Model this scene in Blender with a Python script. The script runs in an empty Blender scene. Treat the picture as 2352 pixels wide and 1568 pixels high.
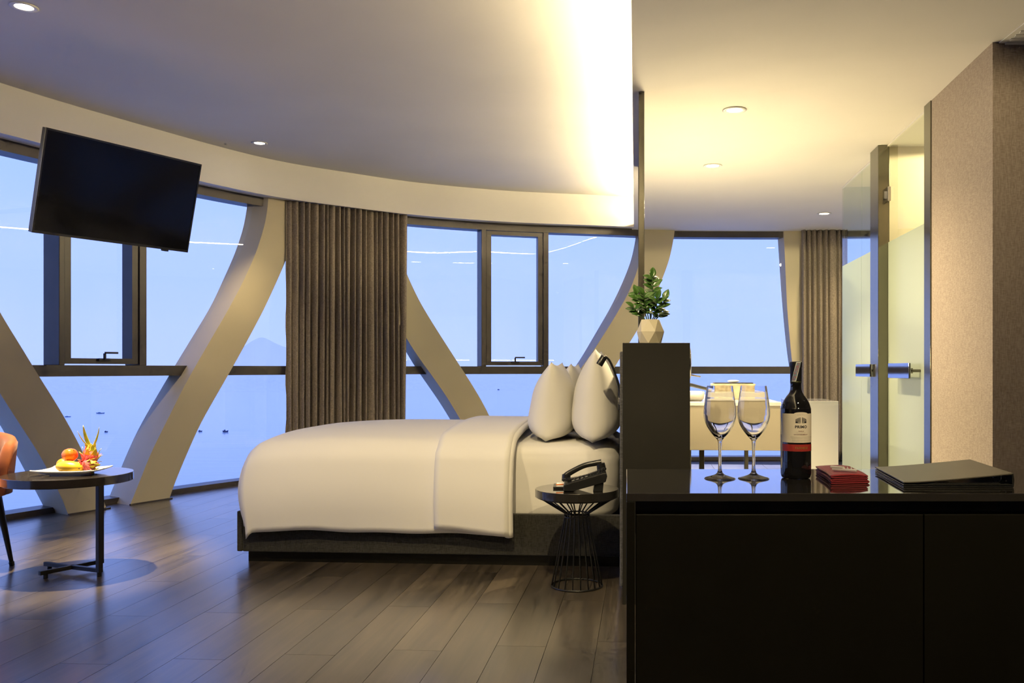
import bpy, bmesh, math, random
import numpy as np
from mathutils import Vector, Matrix

# ------------------------------------------------------------------ camera, world, exposure
F, CX, CY, H = 2000.0, 1340.0, 847.0, 1.13      # focal length and principal point (px of 2352x1568), eye height
sc = bpy.context.scene
cam = bpy.data.cameras.new('camera')
cam.sensor_width = 36.0
cam.lens = 36.0 * F / 2352.0
cam.shift_x = (1176.0 - CX) / 2352.0
cam.shift_y = (CY - 784.0) / 2352.0
cam.clip_start = 0.05
cam.clip_end = 120000.0
camo = bpy.data.objects.new('camera', cam)
sc.collection.objects.link(camo)
camo.location = (0, 0, H)
camo.rotation_euler = (math.pi / 2, 0, 0)
sc.camera = camo

vs = sc.view_settings
vs.view_transform = 'Standard'
vs.look = 'None'
vs.gamma = 1.0
vs.use_curve_mapping = False
vs.exposure = 0.0

SKY_LOW, SKY_MID, SKY_TOP = (0.55, 0.72, 1.50), (0.42, 0.655, 1.70), (0.08, 0.26, 1.60)
SKY_GAIN = 1.0
COVE = 200.0
WARM = (1.0, 0.785, 0.435)
SPOT = 4.3


def make_world():
    w = bpy.data.worlds.new('dusk_sky')
    sc.world = w
    w.use_nodes = True
    nt = w.node_tree
    nt.nodes.clear()
    N, L = nt.nodes.new, nt.links.new
    out = N('ShaderNodeOutputWorld')
    bg = N('ShaderNodeBackground')
    bg.inputs['Strength'].default_value = SKY_GAIN
    tc = N('ShaderNodeTexCoord')
    sep = N('ShaderNodeSeparateXYZ')
    L(tc.outputs['Generated'], sep.inputs[0])
    ramp = N('ShaderNodeValToRGB')
    e = ramp.color_ramp.elements
    e[0].position = 0.0
    e[0].color = SKY_LOW + (1,)
    e[1].position = 1.0
    e[1].color = SKY_TOP + (1,)
    m = e.new(0.28)
    m.color = SKY_MID + (1,)
    L(sep.outputs['Z'], ramp.inputs[0])
    # soft cloud streaks
    mp = N('ShaderNodeMapping')
    mp.inputs['Scale'].default_value = (1.2, 1.2, 9.0)
    L(tc.outputs['Generated'], mp.inputs[0])
    nz = N('ShaderNodeTexNoise')
    nz.inputs['Scale'].default_value = 2.0
    nz.inputs['Detail'].default_value = 2.0
    L(mp.outputs[0], nz.inputs['Vector'])
    cr = N('ShaderNodeValToRGB')
    cr.color_ramp.elements[0].position = 0.42
    cr.color_ramp.elements[0].color = (0, 0, 0, 1)
    cr.color_ramp.elements[1].position = 0.75
    cr.color_ramp.elements[1].color = (0.4, 0.4, 0.4, 1)
    L(nz.outputs[0], cr.inputs[0])
    mx = N('ShaderNodeMixRGB')
    mx.inputs[2].default_value = (0.53, 0.71, 1.6, 1)
    L(cr.outputs[0], mx.inputs[0])
    L(ramp.outputs[0], mx.inputs[1])
    L(mx.outputs[0], bg.inputs['Color'])
    L(bg.outputs[0], out.inputs[0])


make_world()
try:
    sc.cycles.sample_clamp_indirect = 4.0
    sc.cycles.caustics_refractive = False
    sc.cycles.transparent_max_bounces = 10
    sc.cycles.max_bounces = 6
    sc.cycles.diffuse_bounces = 2
    sc.cycles.glossy_bounces = 3
    sc.cycles.transmission_bounces = 6
    sc.cycles.use_adaptive_sampling = True
    sc.cycles.adaptive_threshold = 0.07
    sc.cycles.adaptive_min_samples = 14
except Exception:
    pass

# ------------------------------------------------------------------ helpers
COL = sc.collection
random.seed(7)
BASE = {}
RS, RC = math.sin(math.atan(0.0675)), math.cos(math.atan(0.0675))
AX = Vector((RS, RC, 0))          # the room's long axis (away from the camera)
AR = Vector((RC, -RS, 0))         # across the room, to the right


def pz(x, y, z=0.0):
    d = F * (H - z) / (y - CY)
    return Vector(((x - CX) / F * d, d, z))


def pd(x, y, d):
    return Vector(((x - CX) / F * d, d, H - (y - CY) / F * d))


def tag(o, label=None, cat=None, group=None, kind=None):
    if label: o['label'] = label
    if cat: o['category'] = cat
    if group: o['group'] = group
    if kind: o['kind'] = kind
    return o


def thing(name, loc, label=None, cat=None, group=None, kind=None):
    o = bpy.data.objects.new(name, None)
    o.empty_display_size = 0.05
    COL.objects.link(o)
    o.location = loc
    BASE[o.name] = Vector(loc)
    return tag(o, label, cat, group, kind)


def adopt(o, parent):
    """parent o (whose mesh is in world coordinates relative to its own base) under parent"""
    o.parent = parent
    return o


class MB:
    def __init__(s):
        s.v, s.f = [], []

    def add(s, vs_, fs_):
        n = len(s.v)
        s.v += [tuple(p) for p in vs_]
        s.f += [tuple(i + n for i in f) for f in fs_]
        return s

    def box(s, c, size, ex=None, ey=None, ez=None):
        c = Vector(c)
        ex = Vector(ex or (1, 0, 0)); ey = Vector(ey or (0, 1, 0)); ez = Vector(ez or (0, 0, 1))
        a, b, h = size[0] / 2, size[1] / 2, size[2] / 2
        vs_ = [c + ex * x * a + ey * y * b + ez * z * h for z in (-1, 1) for (x, y) in ((-1, -1), (1, -1), (1, 1), (-1, 1))]
        return s.add(vs_, [(3, 2, 1, 0), (4, 5, 6, 7), (0, 1, 5, 4), (1, 2, 6, 5), (2, 3, 7, 6), (3, 0, 4, 7)])

    def prism(s, poly, z0, z1):
        n = len(poly)
        z0 = z0 if isinstance(z0, (list, tuple)) else [z0] * n
        z1 = z1 if isinstance(z1, (list, tuple)) else [z1] * n
        vs_ = [(p[0], p[1], z0[i]) for i, p in enumerate(poly)] + [(p[0], p[1], z1[i]) for i, p in enumerate(poly)]
        fs_ = [tuple(reversed(range(n))), tuple(range(n, 2 * n))]
        fs_ += [(i, (i + 1) % n, n + (i + 1) % n, n + i) for i in range(n)]
        return s.add(vs_, fs_)

    def extrude(s, poly, d):
        """poly: list of 3-D points, d: vector"""
        n = len(poly)
        vs_ = [Vector(p) for p in poly] + [Vector(p) + Vector(d) for p in poly]
        fs_ = [tuple(reversed(range(n))), tuple(range(n, 2 * n))]
        fs_ += [(i, (i + 1) % n, n + (i + 1) % n, n + i) for i in range(n)]
        return s.add(vs_, fs_)

    def tube(s, path, r, n=10, cap=True, closed=False):
        path = [Vector(p) for p in path]
        m = len(path)
        rr = r if isinstance(r, (list, tuple)) else [r] * m
        vs_, prev = [], None
        for i, p in enumerate(path):
            if closed:
                t = path[(i + 1) % m] - path[i - 1]
            else:
                t = path[min(i + 1, m - 1)] - path[max(i - 1, 0)]
            t.normalize()
            if prev is None:
                a = Vector((0, 0, 1)) if abs(t.z) < 0.9 else Vector((1, 0, 0))
                u = t.cross(a).normalized()
            else:
                u = (prev - t * prev.dot(t)).normalized()
            prev = u
            w = t.cross(u)
            for k in range(n):
                a = 2 * math.pi * k / n
                vs_.append(p + (u * math.cos(a) + w * math.sin(a)) * rr[i])
        fs_ = []
        for i in range(m if closed else m - 1):
            j = (i + 1) % m
            for k in range(n):
                fs_.append((i * n + k, i * n + (k + 1) % n, j * n + (k + 1) % n, j * n + k))
        if cap and not closed:
            fs_ += [tuple(reversed(range(n))), tuple(range((m - 1) * n, m * n))]
        return s.add(vs_, fs_)

    def lathe(s, prof, c=(0, 0, 0), n=32, cap0=True, cap1=True):
        c = Vector(c)
        vs_, fs_ = [], []
        m = len(prof)
        for r, z in prof:
            for k in range(n):
                a = 2 * math.pi * k / n
                vs_.append((c.x + r * math.cos(a), c.y + r * math.sin(a), c.z + z))
        for i in range(m - 1):
            for k in range(n):
                fs_.append((i * n + k, i * n + (k + 1) % n, (i + 1) * n + (k + 1) % n, (i + 1) * n + k))
        if cap0: fs_.append(tuple(reversed(range(n))))
        if cap1: fs_.append(tuple(range((m - 1) * n, m * n)))
        return s.add(vs_, fs_)

    def grid(s, fn, nu, nv, wrap_u=False, skip=None):
        vs_ = [fn(i / nu, j / nv) for j in range(nv + 1) for i in range(nu + (0 if wrap_u else 1))]
        w = nu + (0 if wrap_u else 1)
        fs_ = []
        for j in range(nv):
            for i in range(nu):
                if skip and skip(i, j): continue
                i2 = (i + 1) % w
                fs_.append((j * w + i, j * w + i2, (j + 1) * w + i2, (j + 1) * w + i))
        return s.add(vs_, fs_)

    def ball(s, c, r, nu=24, nv=14, fn=None):
        c = Vector(c)
        rx, ry, rz = r if isinstance(r, (list, tuple)) else (r, r, r)

        def g(u, v):
            a, b = 2 * math.pi * u, math.pi * (v - 0.5)
            p = Vector((math.cos(a) * math.cos(b), math.sin(a) * math.cos(b), math.sin(b)))
            k = fn(p) if fn else 1.0
            return c + Vector((p.x * rx, p.y * ry, p.z * rz)) * k
        return s.grid(g, nu, nv, wrap_u=True)

    def build(s, name, mat, parent=None, smooth=False, bevel=0, seg=2, angle=None, solid=0, subd=0, base=None):
        b = Vector((0, 0, 0))
        if base is not None:
            b = Vector(base)
        elif parent is not None:
            b = BASE.get(parent.name, b)
        me = bpy.data.meshes.new(name)
        me.from_pydata([tuple(Vector(p) - b) for p in s.v], [], s.f)
        me.validate()
        bm = bmesh.new()
        bm.from_mesh(me)
        bmesh.ops.remove_doubles(bm, verts=bm.verts, dist=1e-6)
        bmesh.ops.recalc_face_normals(bm, faces=bm.faces)
        bm.to_mesh(me)
        bm.free()
        if smooth:
            for p in me.polygons: p.use_smooth = True
            if angle is not None:
                me.set_sharp_from_angle(angle=math.radians(angle))
        if mat is not None: me.materials.append(mat)
        o = bpy.data.objects.new(name, me)
        COL.objects.link(o)
        if parent is not None:
            o.parent = parent
            BASE[o.name] = b
        else:
            if base is not None: o.location = b
            BASE[o.name] = b
        if solid:
            md = o.modifiers.new('solid', 'SOLIDIFY'); md.thickness = solid; md.offset = 0
        if subd:
            md = o.modifiers.new('subd', 'SUBSURF'); md.levels = subd; md.render_levels = subd
        if bevel:
            md = o.modifiers.new('bevel', 'BEVEL'); md.width = bevel; md.segments = seg; md.limit_method = 'ANGLE'
            md.angle_limit = math.radians(35)
            md.harden_normals = False
        return o


def cat(pts, n=8, closed=False):
    """Catmull-Rom through points"""
    pts = [np.array(p, float) for p in pts]
    m = len(pts)
    out = []
    rng = range(m) if closed else range(m - 1)
    for i in rng:
        p1, p2 = pts[i], pts[(i + 1) % m]
        p0 = pts[i - 1] if (i > 0 or closed) else 2 * p1 - p2
        p3 = pts[(i + 2) % m] if (i + 2 < m or closed) else 2 * p2 - p1
        for k in range(n):
            t = k / n
            out.append(tuple(0.5 * (2 * p1 + (p2 - p0) * t + (2 * p0 - 5 * p1 + 4 * p2 - p3) * t * t + (3 * p1 - p0 - 3 * p2 + p3) * t ** 3)))
    if not closed: out.append(tuple(pts[-1]))
    return out


# ------------------------------------------------------------------ materials
MATS = {}


def mat(name, col, rough=0.5, metal=0.0, spec=0.5, coat=0.0, noise=None, bump=None, sheen=0.0, emit=None, trans=0.0, ior=1.45,
        stretch=None, col2=None, sss=0.0, coatr=0.03, rnd=0.0):
    m = bpy.data.materials.new(name)
    m.use_nodes = True
    nt = m.node_tree
    N, L = nt.nodes.new, nt.links.new
    p = nt.nodes['Principled BSDF']
    p.inputs['Base Color'].default_value = tuple(col) + (1,)
    p.inputs['Roughness'].default_value = rough
    p.inputs['Metallic'].default_value = metal
    p.inputs['Specular IOR Level'].default_value = spec
    p.inputs['Coat Weight'].default_value = coat
    p.inputs['Coat Roughness'].default_value = coatr
    p.inputs['Sheen Weight'].default_value = sheen
    p.inputs['Transmission Weight'].default_value = trans
    p.inputs['IOR'].default_value = ior
    if sss:
        p.inputs['Subsurface Weight'].default_value = sss
        p.inputs['Subsurface Radius'].default_value = (0.02, 0.015, 0.01)
    if emit:
        p.inputs['Emission Color'].default_value = tuple(emit[0]) + (1,)
        p.inputs['Emission Strength'].default_value = emit[1]
    tc = N('ShaderNodeTexCoord')
    vec = tc.outputs['Object']
    if stretch:
        mp = N('ShaderNodeMapping')
        mp.inputs['Scale'].default_value = stretch
        L(vec, mp.inputs[0])
        vec = mp.outputs[0]
    if noise:
        nz = N('ShaderNodeTexNoise')
        nz.inputs['Scale'].default_value = noise[0]
        nz.inputs['Detail'].default_value = 1.5
        L(vec, nz.inputs['Vector'])
        r = N('ShaderNodeValToRGB')
        a = noise[1]
        c2 = col2 or tuple(min(1, c * (1 + a)) for c in col)
        c1 = tuple(c * (1 - a) for c in col) if not col2 else tuple(col)
        r.color_ramp.elements[0].position = 0.32
        r.color_ramp.elements[1].position = 0.68
        r.color_ramp.elements[0].color = c1 + (1,)
        r.color_ramp.elements[1].color = tuple(c2) + (1,)
        L(nz.outputs[0], r.inputs[0])
        outc = r.outputs[0]
        if rnd:
            oi = N('ShaderNodeObjectInfo')
            hs = N('ShaderNodeHueSaturation')
            mr = N('ShaderNodeMapRange')
            mr.inputs['To Min'].default_value = 1 - rnd
            mr.inputs['To Max'].default_value = 1 + rnd
            L(oi.outputs['Random'], mr.inputs[0])
            L(mr.outputs[0], hs.inputs['Value'])
            L(outc, hs.inputs['Color'])
            outc = hs.outputs[0]
        L(outc, p.inputs['Base Color'])
    if bump:
        bz = N('ShaderNodeTexNoise')
        bz.inputs['Scale'].default_value = bump[0]
        bz.inputs['Detail'].default_value = 1
        L(vec, bz.inputs['Vector'])
        b = N('ShaderNodeBump')
        b.inputs['Strength'].default_value = bump[1]
        b.inputs['Distance'].default_value = bump[2] if len(bump) > 2 else 0.002
        L(bz.outputs[0], b.inputs['Height'])
        L(b.outputs[0], p.inputs['Normal'])
    MATS[name] = m
    return m


def weave_mat(name, c1, c2, scale, rough=0.85, bump=0.4, dist=0.001, direction=(1, 0, 0)):
    """woven cloth: two stretched noises crossed"""
    m = bpy.data.materials.new(name)
    m.use_nodes = True
    nt = m.node_tree
    N, L = nt.nodes.new, nt.links.new
    p = nt.nodes['Principled BSDF']
    p.inputs['Roughness'].default_value = rough
    p.inputs['Specular IOR Level'].default_value = 0.2
    p.inputs['Sheen Weight'].default_value = 0.15
    tc = N('ShaderNodeTexCoord')
    outs = []
    for st in ((scale, scale, scale * 0.12), (scale * 0.14, scale * 0.14, scale)):
        mp = N('ShaderNodeMapping')
        mp.inputs['Scale'].default_value = st
        L(tc.outputs['Object'], mp.inputs[0])
        nz = N('ShaderNodeTexNoise')
        nz.inputs['Scale'].default_value = 1.0
        nz.inputs['Detail'].default_value = 1
        L(mp.outputs[0], nz.inputs['Vector'])
        outs.append(nz.outputs[0])
    ad = N('ShaderNodeMath'); ad.operation = 'ADD'
    L(outs[0], ad.inputs[0]); L(outs[1], ad.inputs[1])
    r = N('ShaderNodeValToRGB')
    r.color_ramp.elements[0].position = 0.40
    r.color_ramp.elements[1].position = 0.60
    r.color_ramp.elements[0].color = tuple(c1) + (1,)
    r.color_ramp.elements[1].color = tuple(c2) + (1,)
    hf = N('ShaderNodeMath'); hf.operation = 'MULTIPLY'; hf.inputs[1].default_value = 0.5
    L(ad.outputs[0], hf.inputs[0])
    L(hf.outputs[0], r.inputs[0])
    L(r.outputs[0], p.inputs['Base Color'])
    b = N('ShaderNodeBump')
    b.inputs['Strength'].default_value = bump
    b.inputs['Distance'].default_value = dist
    L(hf.outputs[0], b.inputs['Height'])
    L(b.outputs[0], p.inputs['Normal'])
    MATS[name] = m
    return m


def glass_mat(name, tint=(0.97, 0.985, 0.985), ior=1.62, gain=1.0):
    m = bpy.data.materials.new(name)
    m.use_nodes = True
    nt = m.node_tree
    nt.nodes.clear()
    N, L = nt.nodes.new, nt.links.new
    out = N('ShaderNodeOutputMaterial')
    fr = N('ShaderNodeFresnel'); fr.inputs[0].default_value = ior
    tr = N('ShaderNodeBsdfTransparent'); tr.inputs[0].default_value = tint + (1,)
    gl = N('ShaderNodeBsdfGlossy'); gl.inputs['Roughness'].default_value = 0.0
    mx = N('ShaderNodeMixShader')
    ge = N('ShaderNodeNewGeometry')       # reflect once, on the face turned to the viewer; leave the glass freely
    iv = N('ShaderNodeMath'); iv.operation = 'SUBTRACT'; iv.inputs[0].default_value = 1.0
    ml = N('ShaderNodeMath'); ml.operation = 'MULTIPLY'
    L(ge.outputs['Backfacing'], iv.inputs[1]); L(fr.outputs[0], ml.inputs[0]); L(iv.outputs[0], ml.inputs[1])
    L(ml.outputs[0], mx.inputs[0]); L(tr.outputs[0], mx.inputs[1]); L(gl.outputs[0], mx.inputs[2])
    L(mx.outputs[0], out.inputs[0])
    return m


def frost_mat(name, col):
    m = bpy.data.materials.new(name)
    m.use_nodes = True
    nt = m.node_tree
    nt.nodes.clear()
    N, L = nt.nodes.new, nt.links.new
    out = N('ShaderNodeOutputMaterial')
    a = N('ShaderNodeBsdfTranslucent'); a.inputs[0].default_value = col + (1,)
    b = N('ShaderNodeBsdfPrincipled'); b.inputs['Base Color'].default_value = col + (1,); b.inputs['Roughness'].default_value = 0.25
    mx = N('ShaderNodeMixShader'); mx.inputs[0].default_value = 0.45
    L(a.outputs[0], mx.inputs[1]); L(b.outputs[0], mx.inputs[2]); L(mx.outputs[0], out.inputs[0])
    return m


def emit_mat(name, col, s):
    m = bpy.data.materials.new(name)
    m.use_nodes = True
    nt = m.node_tree
    nt.nodes.clear()
    out = nt.nodes.new('ShaderNodeOutputMaterial')
    e = nt.nodes.new('ShaderNodeEmission')
    e.inputs[0].default_value = tuple(col) + (1,)
    e.inputs[1].default_value = s
    nt.links.new(e.outputs[0], out.inputs[0])
    return m


def wood_mat():
    m = bpy.data.materials.new('floor_wood')
    m.use_nodes = True
    nt = m.node_tree
    N, L = nt.nodes.new, nt.links.new
    p = nt.nodes['Principled BSDF']
    tc = N('ShaderNodeTexCoord')
    oi = N('ShaderNodeObjectInfo')
    add = N('ShaderNodeVectorMath'); add.operation = 'MULTIPLY_ADD'
    cmb = N('ShaderNodeCombineXYZ')
    for k in range(3): L(oi.outputs['Random'], cmb.inputs[k])
    L(cmb.outputs[0], add.inputs[0])
    add.inputs[1].default_value = (37, 53, 11)
    rot = N('ShaderNodeMapping'); rot.vector_type = 'POINT'
    rot.inputs['Rotation'].default_value = (0, 0, math.atan(0.0675))
    L(tc.outputs['Object'], rot.inputs[0])
    L(rot.outputs[0], add.inputs[2])
    mp = N('ShaderNodeMapping'); mp.inputs['Scale'].default_value = (26, 1.3, 1)
    L(add.outputs[0], mp.inputs[0])
    nz = N('ShaderNodeTexNoise'); nz.inputs['Scale'].default_value = 1.0; nz.inputs['Detail'].default_value = 4
    nz.inputs['Roughness'].default_value = 0.65; nz.inputs['Distortion'].default_value = 0.4
    L(mp.outputs[0], nz.inputs['Vector'])
    mp2 = N('ShaderNodeMapping'); mp2.inputs['Scale'].default_value = (5, 0.9, 1)
    L(add.outputs[0], mp2.inputs[0])
    nz2 = N('ShaderNodeTexNoise'); nz2.inputs['Scale'].default_value = 1.0; nz2.inputs['Detail'].default_value = 3
    L(mp2.outputs[0], nz2.inputs['Vector'])
    mixf = N('ShaderNodeMath'); mixf.operation = 'MULTIPLY_ADD'; mixf.inputs[1].default_value = 0.5
    hb = N('ShaderNodeMath'); hb.operation = 'MULTIPLY'; hb.inputs[1].default_value = 0.5
    L(nz2.outputs[0], hb.inputs[0])
    L(nz.outputs[0], mixf.inputs[0]); L(hb.outputs[0], mixf.inputs[2])
    r = N('ShaderNodeValToRGB')
    r.color_ramp.elements[0].position = 0.38; r.color_ramp.elements[1].position = 0.62
    r.color_ramp.elements[0].color = (0.024, 0.019, 0.014, 1)
    r.color_ramp.elements[1].color = (0.098, 0.077, 0.055, 1)
    L(mixf.outputs[0], r.inputs[0])
    hs = N('ShaderNodeHueSaturation')
    mr = N('ShaderNodeMapRange'); mr.inputs['To Min'].default_value = 0.78; mr.inputs['To Max'].default_value = 1.22
    L(oi.outputs['Random'], mr.inputs[0]); L(mr.outputs[0], hs.inputs['Value'])
    L(r.outputs[0], hs.inputs['Color']); L(hs.outputs[0], p.inputs['Base Color'])
    rr = N('ShaderNodeMapRange'); rr.inputs['To Min'].default_value = 0.27; rr.inputs['To Max'].default_value = 0.38
    L(nz.outputs[0], rr.inputs[0]); L(rr.outputs[0], p.inputs['Roughness'])
    p.inputs['Specular IOR Level'].default_value = 0.85
    p.inputs['Coat Weight'].default_value = 0.7
    p.inputs['Coat Roughness'].default_value = 0.22
    p.inputs['Coat IOR'].default_value = 1.6
    b = N('ShaderNodeBump'); b.inputs['Strength'].default_value = 0.15; b.inputs['Distance'].default_value = 0.001
    L(nz.outputs[0], b.inputs['Height']); L(b.outputs[0], p.inputs['Normal'])
    return m


M_CEIL = mat('ceiling_paint', (0.80, 0.78, 0.74), 0.75, noise=(1.5, 0.02))
M_COLUMN = mat('column_paint', (0.53, 0.465, 0.320), 0.45, noise=(2.0, 0.05))
M_FRAME = mat('window_aluminium', (0.060, 0.052, 0.048), 0.38, noise=(6.0, 0.1))
M_GLASS = glass_mat('window_glass')
M_SHGLASS = glass_mat('clear_screen_glass', (0.94, 0.97, 0.94))
M_FROST = frost_mat('frosted_glass', (0.66, 0.74, 0.69))
M_WOOD = wood_mat()
M_SLAB = mat('floor_screed', (0.02, 0.017, 0.014), 0.6)
M_TILE = mat('bath_tile', (0.66, 0.64, 0.60), 0.25, noise=(3, 0.05))
M_WALL = mat('plain_wall', (0.42, 0.37, 0.31), 0.8, noise=(2, 0.03))
M_PAPER = weave_mat('wallpaper', (0.30, 0.245, 0.205), (0.42, 0.355, 0.305), 260, 0.85, 0.5, 0.0015)
M_CURT = weave_mat('curtain_cloth', (0.190, 0.157, 0.122), (0.345, 0.288, 0.230), 330, 0.9, 0.3)
M_BEDCL = weave_mat('bed_upholstery', (0.020, 0.019, 0.015), (0.042, 0.040, 0.034), 300, 0.9, 0.4)
M_PAD = weave_mat('headboard_cloth', (0.06, 0.06, 0.065), (0.11, 0.11, 0.12), 300, 0.9, 0.4)
M_LINEN = mat('white_linen', (0.80, 0.78, 0.74), 0.7, sheen=0.1, bump=(9, 0.10, 0.01))
M_PILLOW = mat('white_pillow', (0.80, 0.78, 0.73), 0.7, sheen=0.1, bump=(12, 0.15, 0.01))
M_DARK = mat('dark_laminate', (0.012, 0.011, 0.0085), 0.45, noise=(5, 0.08))
M_GLOSS = mat('black_gloss', (0.020, 0.018, 0.016), 0.06, spec=0.6, coat=0.6)
M_CAB = mat('cabinet_black', (0.007, 0.0065, 0.0045), 0.22, noise=(3, 0.06))
M_BLACK = mat('black_metal', (0.012, 0.012, 0.013), 0.35)
M_BLKPL = mat('black_plastic', (0.012, 0.012, 0.012), 0.28)
M_STEEL = mat('brushed_dark_steel', (0.16, 0.15, 0.12), 0.22, metal=0.9, noise=(9, 0.1))
M_CHROME = mat('chrome', (0.75, 0.75, 0.76), 0.08, metal=1.0)
M_MIRSTEEL = mat('polished_steel', (0.55, 0.55, 0.56), 0.05, metal=1.0)
M_WHITE = mat('white_gloss', (0.80, 0.78, 0.72), 0.08, spec=0.5, coat=0.5)
M_VANITY = mat('vanity_lacquer', (0.46, 0.42, 0.33), 0.25)
M_PORC = mat('white_porcelain', (0.86, 0.85, 0.82), 0.12, coat=0.4)
M_LED = emit_mat('led_strip', WARM, COVE)
M_LAMP = emit_mat('lamp_disc', (1.0, 0.88, 0.68), 30.0)
try:
    M_LAMP.cycles.emission_sampling = 'NONE'
except Exception:
    pass

# ------------------------------------------------------------------ window line in plan
C_LOW, C_HIGH = 1.70, 2.06
Z_LOW, Z_HIGH = H + C_LOW, H + C_HIGH
_f = [(0, 303.6), (95, 330), (459, 416), (570, 440), (660, 457), (818, 477), (934, 492), (1109, 506), (1200, 511.5),
      (1380, 517.5), (1462, 521.5), (1545, 524.5), (1785, 525.8), (1925, 525)]
_pts = [(-4.55, 1.6), (-4.74, 2.8), (-4.78, 4.0), (-4.62, 5.2)] + [tuple(pz(x, y, Z_LOW))[:2] for x, y in _f] + [(4.2, 10.45), (5.4, 10.1)]
_cv = np.array(cat([(a, b) for a, b in _pts], 10))
# resample evenly and smooth
_s = np.concatenate([[0], np.cumsum(np.linalg.norm(np.diff(_cv, axis=0), axis=1))])
NS = 160
_u = np.linspace(0, _s[-1], NS)
CV = np.stack([np.interp(_u, _s, _cv[:, 0]), np.interp(_u, _s, _cv[:, 1])], 1)
for _ in range(12):
    CV[1:-1] = 0.25 * CV[:-2] + 0.5 * CV[1:-1] + 0.25 * CV[2:]
_t = np.gradient(CV, axis=0)
_t /= np.linalg.norm(_t, axis=1)[:, None]
NRM = np.stack([-_t[:, 1], _t[:, 0]], 1)
SL = np.concatenate([[0], np.cumsum(np.linalg.norm(np.diff(CV, axis=0), axis=1))])
SLEN = SL[-1]


def cpt(s, off=0.0):
    x = np.interp(s, SL, CV[:, 0]); y = np.interp(s, SL, CV[:, 1])
    nx = np.interp(s, SL, NRM[:, 0]); ny = np.interp(s, SL, NRM[:, 1])
    return (x + nx * off, y + ny * off)


def ray(a, off):
    """first hit of the plan ray X/Y=a with the window line moved out by off: (s, X, Y)"""
    P = CV + NRM * off
    r = P[:, 0] / P[:, 1]
    i0 = int(np.argmin(r))
    r2 = r[i0:]
    s = np.interp(a, r2, SL[i0:])
    x, y = cpt(s, off)
    return s, x, y


def hit(x, y, offz):
    a, b = (x - CX) / F, (CY - y) / F
    z = 1.4
    for _ in range(8):
        o = offz(z)
        s, X, Y = ray(a, o)
        z = H + b * Y
    return Vector((X, Y, z)), s


def s_at(x, off=0.0):
    return ray((x - CX) / F, off)[0]


COLOFF = lambda z: -0.04 + 0.17 * min(max(z, 0), 2.2) / 2.0
O_FR, O_GL, O_OUT = 0.17, 0.28, 0.36


def band(mb, s0, s1, o0, o1, z0, z1, step=0.12, caps=True):
    n = max(1, int(abs(s1 - s0) / step))
    ss = [s0 + (s1 - s0) * i / n for i in range(n + 1)]
    v, f = [], []
    for s in ss:
        a, b = cpt(s, o0), cpt(s, o1)
        v += [(a[0], a[1], z0), (a[0], a[1], z1), (b[0], b[1], z1), (b[0], b[1], z0)]
    for i in range(n):
        for k in range(4):
            f.append((4 * i + k, 4 * i + (k + 1) % 4, 4 * i + 4 + (k + 1) % 4, 4 * i + 4 + k))
    if caps: f += [(3, 2, 1, 0), tuple(4 * n + k for k in range(4))]
    return mb.add(v, f)


# soffit edge (ceiling step) runs over the camera along the room's axis
def edge_x(d):
    e0, e1 = pz(1450, 0, Z_LOW), pz(1456, 520, Z_LOW)
    return e0.x + (e1.x - e0.x) * (d - e0.y) / (e1.y - e0.y)


s_edge = s_at(1456)
Y_BACK, X_RIGHT = -2.6, 5.0

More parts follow.
